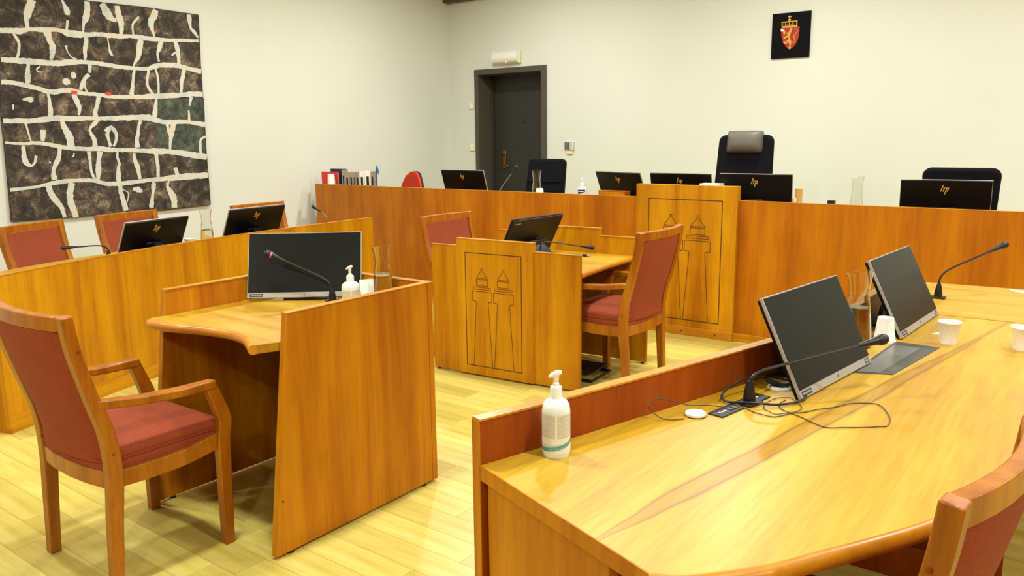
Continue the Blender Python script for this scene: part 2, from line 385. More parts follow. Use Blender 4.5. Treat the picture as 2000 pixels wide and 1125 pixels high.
# things on the back wall
t = thing('emergency_light', 'frosted white emergency lamp with curved cover above grey door', 'lamp', (-6.26, BY, 2.50))
MB().box(-.20, .20, -.03, 0, -.085, .075).build('lamp_base', 'cream', t, .006)
pr = [(0,.08)] + [(-.03-.075*sin(RAD(a)), .0+.08*cos(RAD(a))) for a in range(0,181,15)] + [(0,-.08)]
MB().slab([(b,a) for a,b in pr], .37, lambda z,y,d: (-.185+d, y, z)).build('lamp_cover', 'frost', t, .004)
for sx in (-.188, .185): MB().slab([(b*1.03,a*1.02) for a,b in pr], .008, lambda z,y,d: (sx+d, y, z)).build('end_cap', 'white', t)
MB().lathe([(.001,0),(.012,0),(.010,.008),(.001,.01)], 12).xf(Matrix.Translation((.02,-.075,-.065)) @ Matrix.Rotation(RAD(90),4,'X')).build('indicator', 'white', t)
for z, lab, two in ((1.93, 'cream wall switch plate, upper of the two left of grey door', 0), (1.40, 'cream double switch plate, lower of the two left of grey door', 1)):
    t = thing('wall_switch', lab, 'switch', (-6.864, BY, z), 0, 'switch plates beside the door')
    MB().box(-.043,.043,-.012,0,-.043,.043).build('plate', 'cream', t, .004)
    if two:
        MB().box(-.034,.034,-.017,-.012,.002,.036).build('rocker', 'white', t, .002); MB().box(-.034,.034,-.017,-.012,-.036,-.002).build('rocker', 'white', t, .002)
    else: MB().box(-.030,.030,-.017,-.012,-.030,.030).build('rocker', 'white', t, .002)
t = thing('keypad', 'small grey alarm keypad with twelve buttons right of grey door', 'keypad', (-5.355, BY, 1.42))
MB().box(-.062,.062,-.03,0,-.052,.052).build('case', 'silver_light', t, .005)
MB().box(.022,.026,-.033,-.03,-.05,.05).build('cover_seam', 'grey_board', t)
bm_ = MB().box(-.007,.007,-.005,0,-.007,.007).mesh('button', M['black'], 0)
for i in range(3):
    for j in range(4):
        o = bpy.data.objects.new('button', bm_); COL.objects.link(o); o.parent = t; o.location = (-.047+i*.024, -.0295, .033-j*.022)
MB().box(-.045,.045,-.02,0,-.098,-.053).build('cable_cover', 'cream', t, .004)
# coat of arms plaque
t = thing('coat_of_arms_plaque', 'square black plaque with crowned red shield and golden lion', 'plaque', (-2.782, BY, 2.48))
K = 8.25/8.12
MB().box(-.187,.187,-.022,0,-.213,.215).build('board', 'plaque', t, .002)
E_ = {"shield": [[-2.877, 2.552], [-2.869, 2.559], [-2.789, 2.56], [-2.696, 2.558], [-2.694, 2.518], [-2.697, 2.464], [-2.71, 2.415], [-2.739, 2.371], [-2.778, 2.343], [-2.82, 2.373], [-2.85, 2.422], [-2.869, 2.478]], "lion": [[-2.788, 2.539], [-2.776, 2.548], [-2.76, 2.542], [-2.765, 2.516], [-2.774, 2.501], [-2.777, 2.478], [-2.784, 2.456], [-2.77, 2.432], [-2.765, 2.408], [-2.768, 2.385], [-2.771, 2.37], [-2.762, 2.358], [-2.78, 2.347], [-2.794, 2.356], [-2.785, 2.371], [-2.78, 2.386], [-2.789, 2.406], [-2.797, 2.414], [-2.813, 2.4], [-2.833, 2.401], [-2.848, 2.418], [-2.834, 2.429], [-2.818, 2.416], [-2.807, 2.434], [-2.793, 2.441], [-2.8, 2.461], [-2.82, 2.455], [-2.835, 2.444], [-2.846, 2.457], [-2.833, 2.471], [-2.809, 2.477], [-2.801, 2.488], [-2.814, 2.493], [-2.83, 2.506], [-2.833, 2.483], [-2.844, 2.491], [-2.851, 2.515], [-2.835, 2.522], [-2.814, 2.501], [-2.794, 2.511], [-2.787, 2.525]], "tail": [[-2.766, 2.42], [-2.745, 2.406], [-2.73, 2.421], [-2.735, 2.444], [-2.748, 2.465], [-2.733, 2.483], [-2.715, 2.504], [-2.714, 2.523], [-2.728, 2.534], [-2.739, 2.525]], "axe": [[-2.877, 2.548], [-2.84, 2.534], [-2.835, 2.518], [-2.871, 2.521]]}
PW_ = lambda y0: (lambda a, b, d: (a+2.782, y0-d, b-2.48))
MB().slab(E_['shield'], .010, PW_(-.022)).build('shield', 'shield_red', t, .003)
MB().slab(E_['lion'], .008, PW_(-.032)).build('lion', 'gold', t)
MB().tube([(a+2.782, -.034, b-2.48) for a,b in spline(E_['tail'],4)], .0055, 6).build('lion_tail', 'gold', t)
for a, b in ((-2.726,2.475),(-2.722,2.462),(-2.724,2.449)): MB().tube([(-2.737+2.782,-.036,b-2.482),(a+2.782,-.036,b-2.477)], [.006,.002], 6).build('tail_tuft', 'gold', t)
MB().slab(E_['axe'], .008, PW_(-.032)).build('axe_blade', 'white', t)
cr = MB(); P_ = PW_(-.022)
cr.slab([(-2.868,2.570),(-2.716,2.570),(-2.720,2.552),(-2.866,2.552)], .012, P_).slab([(-2.874,2.612),(-2.716,2.614),(-2.718,2.604),(-2.872,2.602)], .012, P_)
for a in (-2.866,-2.831,-2.795,-2.76,-2.723): cr.slab([(a-.004,2.606),(a+.004,2.606),(a+.0045,2.570),(a-.0045,2.570)], .012, P_)
for a in (-2.849,-2.813,-2.778,-2.742): cr.slab([(a-.004,2.582),(a,2.590),(a+.004,2.582),(a,2.576)], .010, P_)
cr.slab([(-2.795+.013*cos(k*pi/6), 2.624+.013*sin(k*pi/6)) for k in range(12)], .012, P_)
cr.slab([(-2.799,2.636),(-2.791,2.636),(-2.791,2.648),(-2.780,2.650),(-2.780,2.660),(-2.790,2.660),(-2.795,2.670),(-2.800,2.660),(-2.811,2.660),(-2.811,2.650),(-2.799,2.648)], .010, P_)
cr.build('crown', 'gold', t)

# ---------------------------------------------------------------- the large textile on the left wall
PAINT = {"H": [[[2.88, 2.404, 0.041], [2.968, 2.412, 0.042], [3.027, 2.414, 0.046], [3.074, 2.429, 0.031], [3.135, 2.437, 0.03], [3.197, 2.441, 0.039], [3.276, 2.448, 0.032], [3.34, 2.447, 0.034], [3.402, 2.431, 0.053], [3.476, 2.429, 0.054], [3.551, 2.43, 0.042], [3.654, 2.445, 0.036], [3.726, 2.443, 0.039], [3.841, 2.444, 0.04], [3.941, 2.453, 0.031], [4.015, 2.45, 0.041], [4.118, 2.446, 0.041], [4.263, 2.447, 0.033], [4.413, 2.457, 0.031], [4.615, 2.467, 0.03]], [[2.862, 2.184, 0.037], [2.942, 2.183, 0.042], [3.053, 2.183, 0.048], [3.184, 2.18, 0.048], [3.294, 2.181, 0.045], [3.393, 2.196, 0.045], [3.51, 2.205, 0.034], [3.62, 2.201, 0.036], [3.726, 2.191, 0.035], [3.841, 2.18, 0.034], [3.95, 2.178, 0.032], [4.063, 2.179, 0.035], [4.162, 2.212, 0.042], [4.281, 2.226, 0.048], [4.381, 2.224, 0.043], [4.471, 2.207, 0.041], [4.61, 2.186, 0.045]], [[2.842, 2.012, 0.038], [2.936, 2.008, 0.034], [3.031, 1.989, 0.037], [3.114, 1.972, 0.038], [3.181, 1.95, 0.036], [3.244, 1.949, 0.04], [3.318, 1.963, 0.037], [3.4, 1.958, 0.042], [3.507, 1.941, 0.03], [3.592, 1.939, 0.034], [3.716, 1.926, 0.035], [3.833, 1.925, 0.036], [3.962, 1.929, 0.041], [4.096, 1.937, 0.047], [4.234, 1.946, 0.05], [4.376, 1.959, 0.047], [4.501, 1.973, 0.045], [4.607, 1.971, 0.048]], [[2.821, 1.71, 0.038], [2.924, 1.71, 0.039], [3.038, 1.711, 0.039], [3.132, 1.724, 0.044], [3.237, 1.735, 0.045], [3.359, 1.732, 0.042], [3.485, 1.735, 0.034], [3.614, 1.736, 0.035], [3.723, 1.737, 0.04], [3.814, 1.744, 0.047], [3.935, 1.747, 0.046], [4.039, 1.746, 0.056], [4.152, 1.715, 0.043], [4.231, 1.706, 0.043], [4.342, 1.712, 0.041], [4.445, 1.708, 0.035], [4.608, 1.685, 0.051]], [[2.816, 1.541, 0.021], [2.941, 1.529, 0.022], [3.041, 1.534, 0.028], [3.149, 1.52, 0.032], [3.251, 1.497, 0.033], [3.348, 1.485, 0.038], [3.457, 1.477, 0.036], [3.587, 1.477, 0.044], [3.624, 1.47, 0.042], [3.74, 1.463, 0.036], [3.849, 1.458, 0.038], [3.99, 1.449, 0.042], [4.086, 1.444, 0.055], [4.215, 1.438, 0.048], [4.366, 1.415, 0.051], [4.49, 1.395, 0.055], [4.598, 1.378, 0.051]], [[2.809, 1.165, 0.027], [2.938, 1.171, 0.025], [3.056, 1.185, 0.024], [3.137, 1.201, 0.033], [3.26, 1.212, 0.035], [3.428, 1.212, 0.033], [3.522, 1.194, 0.033], [3.601, 1.172, 0.037], [3.709, 1.169, 0.04], [3.849, 1.174, 0.037], [3.993, 1.185, 0.036], [4.141, 1.19, 0.043], [4.294, 1.198, 0.059], [4.451, 1.2, 0.055], [4.596, 1.202, 0.052]]], "V": [[[3.147, 2.669, 0.062], [3.125, 2.612, 0.062], [3.099, 2.548, 0.054], [3.085, 2.492, 0.031], [3.093, 2.431, 0.035]], [[3.383, 2.697, 0.016], [3.398, 2.651, 0.028], [3.414, 2.613, 0.049], [3.414, 2.577, 0.033]], [[3.41, 2.536, 0.02], [3.393, 2.458, 0.018]], [[3.589, 2.705, 0.042], [3.58, 2.622, 0.05], [3.561, 2.564, 0.054], [3.54, 2.521, 0.025], [3.529, 2.446, 0.015]], [[3.712, 2.703, 0.051], [3.745, 2.648, 0.065], [3.779, 2.598, 0.052], [3.799, 2.579, 0.035]], [[2.977, 2.39, 0.019], [2.998, 2.353, 0.023], [3.01, 2.316, 0.021], [3.002, 2.261, 0.02], [2.98, 2.197, 0.019]], [[3.235, 2.428, 0.064], [3.247, 2.366, 0.044], [3.266, 2.32, 0.052], [3.26, 2.271, 0.048], [3.241, 2.206, 0.022]], [[3.549, 2.415, 0.034], [3.544, 2.366, 0.034], [3.529, 2.307, 0.034], [3.525, 2.257, 0.029], [3.518, 2.22, 0.017]], [[3.375, 2.332, 0.024], [3.382, 2.28, 0.008], [3.414, 2.238, 0.012], [3.45, 2.226, 0.01]], [[3.063, 2.164, 0.022], [3.052, 2.116, 0.031], [3.045, 2.052, 0.045], [3.037, 2.005, 0.03]], [[3.153, 2.149, 0.011], [3.123, 2.128, 0.011], [3.129, 2.106, 0.009], [3.156, 2.104, 0.009]], [[3.557, 2.193, 0.03], [3.549, 2.118, 0.025]], [[3.541, 2.105, 0.034], [3.499, 2.065, 0.029], [3.472, 2.014, 0.034], [3.455, 1.972, 0.025]], [[3.502, 2.057, 0.013], [3.496, 1.999, 0.015], [3.515, 1.941, 0.015]], [[3.188, 1.939, 0.02], [3.193, 1.882, 0.024], [3.192, 1.833, 0.036], [3.193, 1.785, 0.04], [3.182, 1.744, 0.036]], [[3.393, 1.937, 0.042], [3.415, 1.871, 0.046], [3.431, 1.822, 0.034], [3.418, 1.763, 0.018]], [[3.607, 1.919, 0.039], [3.583, 1.85, 0.034], [3.558, 1.782, 0.036], [3.556, 1.722, 0.041]], [[2.985, 1.881, 0.009], [3.019, 1.882, 0.031], [3.05, 1.882, 0.047], [3.068, 1.879, 0.024]], [[2.911, 1.839, 0.015], [2.907, 1.8, 0.009]], [[3.318, 2.049, 0.024], [3.343, 2.038, 0.057], [3.376, 2.039, 0.033]], [[3.39, 2.093, 0.033], [3.41, 2.09, 0.058], [3.43, 2.087, 0.033]], [[3.729, 2.643, 0.051], [3.76, 2.6, 0.052], [3.801, 2.579, 0.035], [3.828, 2.578, 0.035]], [[3.845, 2.699, 0.044], [3.851, 2.626, 0.053], [3.86, 2.585, 0.066], [3.867, 2.527, 0.044], [3.853, 2.428, 0.026]], [[4.037, 2.629, 0.016], [4.001, 2.591, 0.02], [3.972, 2.554, 0.018], [3.968, 2.494, 0.016], [3.972, 2.443, 0.014]], [[4.205, 2.704, 0.056], [4.175, 2.643, 0.06], [4.146, 2.588, 0.055], [4.15, 2.536, 0.037], [4.168, 2.468, 0.014]], [[4.532, 2.698, 0.044], [4.532, 2.644, 0.044], [4.537, 2.581, 0.024], [4.575, 2.539, 0.035], [4.61, 2.496, 0.015]], [[3.733, 2.431, 0.012], [3.739, 2.356, 0.01], [3.746, 2.297, 0.026], [3.765, 2.273, 0.01]], [[4.043, 2.448, 0.045], [4.021, 2.377, 0.055], [3.999, 2.289, 0.045], [3.954, 2.217, 0.018], [3.941, 2.181, 0.018]], [[4.233, 2.447, 0.047], [4.207, 2.374, 0.042], [4.182, 2.319, 0.023], [4.19, 2.249, 0.019]], [[4.366, 2.444, 0.038], [4.381, 2.387, 0.048], [4.389, 2.315, 0.039], [4.384, 2.234, 0.037]], [[4.362, 2.345, 0.014], [4.321, 2.315, 0.017]], [[3.951, 2.182, 0.02], [3.931, 2.094, 0.027], [3.914, 2.006, 0.032], [3.901, 1.945, 0.045]], [[4.087, 2.181, 0.023], [4.065, 2.109, 0.023], [4.058, 2.038, 0.026], [4.082, 1.986, 0.023], [4.108, 1.96, 0.019]], [[4.149, 2.184, 0.023], [4.163, 2.123, 0.021], [4.165, 2.042, 0.023], [4.157, 1.962, 0.021]], [[4.434, 2.195, 0.039], [4.418, 2.135, 0.039], [4.397, 2.07, 0.037], [4.385, 1.969, 0.024]], [[4.133, 1.92, 0.021], [4.119, 1.853, 0.033], [4.106, 1.794, 0.047], [4.096, 1.744, 0.038]], [[4.483, 1.944, 0.038], [4.459, 1.86, 0.015]], [[2.986, 1.691, 0.019], [2.998, 1.627, 0.014], [3.011, 1.546, 0.011]], [[3.115, 1.639, 0.04], [3.113, 1.606, 0.044], [3.101, 1.549, 0.028]], [[3.271, 1.717, 0.033], [3.289, 1.659, 0.049], [3.315, 1.592, 0.062], [3.325, 1.534, 0.062], [3.324, 1.492, 0.054]], [[3.558, 1.778, 0.039], [3.559, 1.71, 0.039], [3.502, 1.655, 0.024], [3.505, 1.608, 0.026], [3.526, 1.557, 0.039], [3.531, 1.488, 0.043]], [[2.948, 1.515, 0.027], [2.946, 1.443, 0.035], [2.951, 1.386, 0.047], [2.989, 1.352, 0.02], [3.019, 1.372, 0.02], [3.039, 1.432, 0.02]], [[3.231, 1.498, 0.033], [3.225, 1.444, 0.029], [3.207, 1.394, 0.041], [3.173, 1.337, 0.033], [3.159, 1.288, 0.033], [3.161, 1.229, 0.049]], [[3.344, 1.445, 0.01], [3.337, 1.42, 0.013], [3.324, 1.416, 0.008]], [[3.47, 1.455, 0.038], [3.472, 1.378, 0.024], [3.472, 1.3, 0.024], [3.484, 1.248, 0.026], [3.506, 1.212, 0.022]], [[3.562, 1.453, 0.048], [3.544, 1.367, 0.039], [3.537, 1.298, 0.052], [3.524, 1.211, 0.024]], [[3.133, 1.373, 0.011], [3.141, 1.373, 0.018], [3.148, 1.373, 0.011]], [[3.108, 1.19, 0.049], [3.114, 1.132, 0.049], [3.146, 1.062, 0.053], [3.188, 1.0, 0.037], [3.211, 0.909, 0.032]], [[3.3, 1.197, 0.054], [3.274, 1.113, 0.054], [3.273, 1.028, 0.055], [3.297, 0.94, 0.051], [3.302, 0.901, 0.047]], [[4.447, 1.82, 0.018], [4.444, 1.717, 0.026]], [[3.639, 1.617, 0.048], [3.679, 1.656, 0.04], [3.712, 1.634, 0.035], [3.725, 1.582, 0.027], [3.71, 1.53, 0.022], [3.689, 1.495, 0.018]], [[3.643, 1.608, 0.035], [3.654, 1.548, 0.025], [3.666, 1.495, 0.031]], [[3.965, 1.723, 0.037], [3.938, 1.669, 0.024], [3.924, 1.598, 0.032], [3.91, 1.554, 0.037], [3.908, 1.482, 0.046]], [[4.214, 1.688, 0.029], [4.227, 1.615, 0.034], [4.234, 1.587, 0.029]], [[4.279, 1.693, 0.048], [4.257, 1.615, 0.048], [4.236, 1.55, 0.034], [4.222, 1.458, 0.021]], [[4.603, 1.573, 0.02], [4.552, 1.547, 0.022], [4.536, 1.49, 0.028], [4.535, 1.418, 0.024]], [[3.722, 1.45, 0.018], [3.715, 1.398, 0.02], [3.727, 1.344, 0.025], [3.715, 1.31, 0.027], [3.71, 1.248, 0.045], [3.705, 1.177, 0.036]], [[3.87, 1.429, 0.023], [3.873, 1.366, 0.037], [3.894, 1.294, 0.046], [3.903, 1.198, 0.028]], [[4.08, 1.424, 0.043], [4.083, 1.36, 0.033], [4.086, 1.286, 0.033], [4.078, 1.208, 0.027]], [[4.256, 1.289, 0.034], [4.268, 1.251, 0.039], [4.279, 1.204, 0.029]], [[3.713, 1.159, 0.036], [3.715, 1.087, 0.041], [3.733, 0.996, 0.045], [3.744, 0.923, 0.045]], [[3.731, 1.113, 0.007], [3.783, 1.078, 0.011], [3.76, 0.994, 0.009]], [[3.828, 1.112, 0.018], [3.875, 1.104, 0.051], [3.915, 1.084, 0.019]], [[4.03, 1.169, 0.028], [4.026, 1.123, 0.047], [4.015, 1.068, 0.024], [3.998, 0.996, 0.038], [3.987, 0.931, 0.047]], [[4.184, 1.171, 0.017], [4.164, 1.116, 0.029], [4.197, 1.048, 0.058], [4.217, 0.99, 0.059], [4.215, 0.914, 0.059]]], "outline": [[2.943, 2.817], [3.317, 2.737], [3.615, 2.716], [4.106, 2.721], [4.639, 2.71], [4.621, 2.281], [4.617, 1.946], [4.607, 1.41], [4.607, 0.911], [4.178, 0.899], [3.638, 0.9], [3.113, 0.905], [2.794, 0.908], [2.803, 1.168], [2.813, 1.575], [2.812, 1.695], [2.831, 2.052], [2.869, 2.56]], "green": [[[4.141, 1.905], [4.62, 1.936], [4.61, 1.709], [4.446, 1.712], [4.342, 1.712], [4.231, 1.706], [4.124, 1.724]], [[4.11, 1.706], [4.61, 1.68], [4.602, 1.383], [4.49, 1.395], [4.215, 1.439], [4.087, 1.447]]]}
t = thing('wall_hanging', 'large dark textile hanging with pale wandering bands on left wall', 'wall hanging', (WX, 3.7, .9))
PP = lambda off: (lambda a, b, d: (off+d, a-3.7, b-.9))
ol = [(2.869,2.745)] + [tuple(p) for p in PAINT['outline'][1:-1] if p[1] < 2.74 or p[0] > 3.3] + [(2.85,2.4)]
MB().slab(ol, .028, PP(.004)).build('cloth', 'canvas', t, .006)
for g in PAINT['green']: MB().slab(g, .0015, PP(.032)).build('green_patch', 'canvas_green', t, smooth=0)
def ribbon(pts, off, seed):
    rnd = random.Random(seed); P = spline([(a,b,w_) for a,b,w_ in pts], 5); n = len(P); L = []; Rr = []
    for i, p in enumerate(P):
        a = Vector(P[max(0,i-1)][:2]); b = Vector(P[min(n-1,i+1)][:2]); d = (b-a).normalized()
        wl = max(.004, p[2]/2*(1+rnd.uniform(-.14,.14))); wr = max(.004, p[2]/2*(1+rnd.uniform(-.14,.14)))
        L.append((p[0]-d.y*wl, p[1]+d.x*wl)); Rr.append((p[0]+d.y*wr, p[1]-d.x*wr))
    m = MB(); f = PP(off); vs = [f(a,b,.0012) for a,b in L]+[f(a,b,.0012) for a,b in Rr]+[f(a,b,0) for a,b in L]+[f(a,b,0) for a,b in Rr]
    fs = []
    for i in range(n-1): fs += [(i,i+1,n+i+1,n+i),(2*n+i,2*n+i+1,i+1,i),(n+i,n+i+1,3*n+i+1,3*n+i)]
    fs += [(0,n,3*n,2*n),(n-1,2*n-1,4*n-1,3*n-1)]
    return m.add(vs, fs)
for i, b in enumerate(PAINT['H']): ribbon(b, .0345, i).build('pale_band', 'strip', t, smooth=0)
for i, b in enumerate(PAINT['V']): ribbon(b, .03325+.00002*i, 50+i).build('pale_strip', 'strip', t, smooth=0)
for y_, z_, m_ in ((3.40,1.952,'red'),(3.69,1.95,'red')):
    MB().slab([(y_-.03,z_-.016),(y_+.02,z_-.018),(y_+.028,z_+.010),(y_-.02,z_+.014)], .001, PP(.0362)).build('orange_dab', m_, t, smooth=0)

# ================================================================ JUDGES' BENCH
BF, BT = 5.767, 1.057
bench = thing('judges_bench', 'long orange wood veneer bench across the back of the room', 'bench', (0,0,0))
MB().box(-7.025, 2.6, BF, BF+.03, .06, BT).build('front_panel', 'veneer_bench', bench, .002)
MB().box(-7.025, 2.6, BF-.001, BF+.034, BT, BT+.004).build('top_edging', 'edge', bench)
MB().box(-7.025, 2.6, BF-.012, BF+.03, .0, .062).build('plinth', 'veneer_flat', bench, .003)
MB().box(-7.025, -6.995, BF+.03, BF+.75, DAIS, .98).build('end_panel', 'veneer_bench', bench, .002)
MB().box(-6.995, 2.6, BF+.03, BF+.78, .885, .92).build('desktop', 'top_x', bench, .004)
for x in (-5.2,-3.4,-1.6,.2,2.0): MB().box(x-.015, x+.015, BF+.03, BF+.65, DAIS, .885).build('support_panel', 'veneer_dark', bench)
# emblem of two towers cut into a raised board: 2d strokes in board metres
def tower(cx, f=1.0, zb=.07):
    S = [[(-.006,.721),(.006,.721),(.006,.704),(.042,.654),(-.042,.654),(-.006,.704),(-.006,.721)],
         [(-.043,.646),(.043,.646),(.043,.606),(-.043,.606),(-.043,.646)],
         [(-.065,.596),(.065,.596),(.065,.582),(-.065,.582),(-.065,.596)],
         [(-.074,zb),(-.046,.49),(-.050,.502),(-.075,.504),(-.075,.568),(.075,.568),(.075,.504),(.050,.502),(.046,.49),(.074,zb)]]
    return [[(cx+a*f, b) for a,b in s] for s in S]
def groove(board, strokes, P, wdt=.0032):
    for s in strokes:
        m = MB()
        for (a0,b0),(a1,b1) in zip(s, s[1:]):
            d = Vector((a1-a0,b1-b0)); L = d.length; d /= L; n_ = Vector((-d.y,d.x))*wdt/2; e = d*wdt/2
            q = [(a0-e.x+n_.x,b0-e.y+n_.y),(a0-e.x-n_.x,b0-e.y-n_.y),(a1+e.x-n_.x,b1+e.y-n_.y),(a1+e.x+n_.x,b1+e.y+n_.y)]
            m.slab(q, .0009, P)
        m.build('engraved_line', 'groove', board, smooth=0)
pb = MB().box(-3.098, -2.268, BF-.032, BF+.028, .065, 1.164).build('emblem_board', 'veneer_gold', bench, .002)
MB().box(-3.098, -2.268, BF-.045, BF-.012, 0, .067).build('emblem_plinth', 'edge', bench, .002)
for x in (-2.95,-2.68,-2.40): MB().lathe([(.001,0),(.006,0),(.006,.003),(.001,.003)], 10).xf(Matrix.Translation((x, BF-.045, .035)) @ Matrix.Rotation(RAD(90),4,'X')).build('screw', 'groove', bench)
PB = lambda a, b, d: (a, BF-.0322-d, b)
FX = 1.40; tz = lambda s: [(a, .119+(b-.07)*(1.054-.119)/(.813-.07)) for a, b in s]
groove(pb, [[(-2.985,.122),(-2.985,1.054),(-2.381,1.054),(-2.381,.122),(-2.985,.122)]], PB, .006)
groove(pb, [tz(s) for s in tower(-2.795, FX)] + [tz(s) for s in tower(-2.571, FX)], PB, .0042)

# ================================================================ LEFT BAR (curved)
BP = spline([(-4.665,1.68),(-4.73,1.85),(-4.80,2.03),(-4.915,2.36),(-5.02,2.71),(-5.128,3.21),(-5.178,3.58),(-5.232,4.19),(-5.268,4.94)], 4)
BP2 = offset(BP, .03); BPd = offset(BP, .62)
bar = thing('curved_bar_desk', 'long curved wood veneer bar desk under the dark wall hanging', 'desk', (0,0,0))
MB().wallcurve(BP, .03, .095, .853).build('front_panel', 'veneer_gold', bar)
MB().wallcurve(offset(BP,-.002), .034, .853, .858).build('top_edging', 'edge', bar)
MB().wallcurve(offset(BP,-.004), .034, 0, .095).build('plinth', 'veneer_flat', bar)
MB().prism(BP2 + BPd[::-1], .735, .77).build('desktop', 'top_y', bar, .004)
MB().tube([(x,y,.7525) for x,y in BPd], .0175, 10).build('front_edge', 'edge', bar)
for p, q, zt in ((BP2[0], BPd[0], .853), (BP2[-1], BPd[-1], .853)):
    d = (Vector(q)-Vector(p)).normalized(); q2 = Vector(p)+d*.52
    MB().wallcurve([tuple(p), tuple(q2)] if p is BP2[0] else [tuple(q2), tuple(p)], -.03, 0, .735 if p is BP2[0] else .735).build('end_panel', 'veneer', bar)
for i in (10, 21):
    d = (Vector(BPd[i])-Vector(BP2[i])).normalized(); MB().wallcurve([BP2[i], tuple(Vector(BP2[i])+d*.45)], .02, 0, .735).build('support_panel', 'veneer_dark', bar)

# ================================================================ NEAR-LEFT DESK
ZS = .816
dk = thing('witness_box_desk', 'small three-sided wood desk with scooped top left of centre', 'desk', (0,0,0))
def side(x0, x1, name='side_panel'):
    return MB().slab([(1.684,.012),(2.545,.012),(2.545,.922),(1.80,.922)], x1-x0, lambda a,b,d: (x0+d, a, b)).build(name, 'veneer', dk, .0015)
side(-2.421,-2.391); side(-3.235,-3.205)
MB().box(-3.235,-2.389,2.545,2.575,.012,.922).build('back_panel', 'veneer', dk, .0015)
MB().box(-2.424,-2.388,1.80,2.58,.922,.926).build('top_edging','edge',dk); MB().box(-3.238,-3.202,1.80,2.58,.922,.926).build('top_edging','edge',dk); MB().box(-3.202,-2.424,2.543,2.578,.922,.926).build('top_edging','edge',dk)
front = spline([(-3.203,1.80),(-3.207,1.735),(-3.165,1.712),(-3.05,1.722),(-2.9,1.765),(-2.75,1.79),(-2.62,1.775),(-2.53,1.735),(-2.465,1.70)], 5)
MB().prism(front + [(-2.445,1.755),(-2.423,1.80),(-2.423,2.545),(-3.203,2.545)], ZS-.036, ZS).build('desktop', 'top_x', dk, .003)
MB().tube([(x,y,ZS-.0185) for x,y in front[4:]], .0185, 12).build('front_edge', 'edge', dk)
MB().box(-3.203,-2.423,2.40,2.42,.15,ZS-.036).build('modesty_panel', 'desk_shade', dk)
for x, y in ((-2.406,1.76),(-2.406,2.50),(-3.22,1.76),(-3.22,2.50)): MB().lathe([(.013,0),(.013,.012)], 12, (x,y,0)).build('foot', 'black', dk)
MB().lathe([(.001,0),(.004,0),(.004,.002),(.001,.002)], 8).xf(Matrix.Translation((-2.391,1.73,.22)) @ Matrix.Rotation(RAD(90),4,'Y')).build('screw', 'groove', dk)

# ================================================================ CENTRE DESK (two-sided, emblem on its near panel)
wd = thing('two_seat_desk', 'two-sided wood desk with tower emblem cut into stepped near panel', 'desk', (-3.640,3.924,0), RAD(4.78))
WL = 1.106
MB().box(0,.215,.006,.03,.012,.85).build('panel_wing', 'veneer_gold', wd, .0015); MB().box(-.004,.215,.003,.033,.85,.855).build('top_edging', 'edge', wd)
MB().box(.785,WL,.004,.03,.012,.845).build('panel_wing', 'veneer_gold', wd, .0015); MB().box(.785,WL+.004,.001,.033,.845,.850).build('top_edging', 'edge', wd)
eb = MB().box(.212,.787,-.008,.03,.012,.90).build('emblem_board', 'veneer_gold', wd, .0015); MB().box(.210,.789,-.010,.033,.90,.905).build('top_edging', 'edge', wd)
PE = lambda a, b, d: (a, -.0082-d, b)
groove(eb, [[(.281,.072),(.281,.815),(.704,.815),(.704,.072),(.281,.072)]], PE, .0048)
groove(eb, tower(.409) + tower(.571), PE, .0030)
far = .80
MB().box(.02,.22,far,far+.026,.012,.862).build('panel_wing', 'veneer_gold', wd, .0015); MB().box(.016,.22,far-.003,far+.029,.862,.867).build('top_edging', 'edge', wd)
MB().box(.22,.845,far,far+.03,.012,.912).build('panel_middle', 'veneer_gold', wd, .0015); MB().box(.218,.847,far-.003,far+.033,.912,.917).build('top_edging', 'edge', wd)
MB().box(.845,1.20,far,far+.026,.012,.862).build('panel_wing', 'veneer_gold', wd, .0015); MB().box(.845,1.204,far-.003,far+.029,.862,.867).build('top_edging', 'edge', wd)
rf = spline([(1.098,.03),(1.09,.25),(1.085,.5),(1.092,.80)], 5)
MB().prism([(.03,.03)] + rf + [(.03,.80)], .705, .742).build('desktop', 'top_x', wd, .003)
MB().tube([(x,y,.7235) for x,y in rf], .0185, 12).build('front_edge', 'edge', wd)
MB().box(.54,.56,.03,.80,.15,.705).build('modesty_panel', 'desk_shade', wd)
for x, y in ((.03,.018),(1.08,.018),(.05,.813),(1.17,.813)): MB().lathe([(.012,0),(.012,.012)], 12, (x,y,0)).build('foot', 'black', wd)
ft = thing('footrest', 'black metal tube frame on the floor under two-sided desk', 'footrest', (-2.80,4.36,0), RAD(5))
MB().tube([(-.20,-.14,.012),(.20,-.14,.012),(.20,.14,.012),(-.20,.14,.012),(-.20,-.14,.012)], .010, 8).build('frame', 'black', ft)
MB().box(-.19,.19,-.06,.13,.05,.062).build('tread', 'soft_black', ft, .003)
for x in (-.17,.17): MB().tube([(x,.13,.012),(x,.10,.055)], .009, 8).build('leg', 'black', ft)

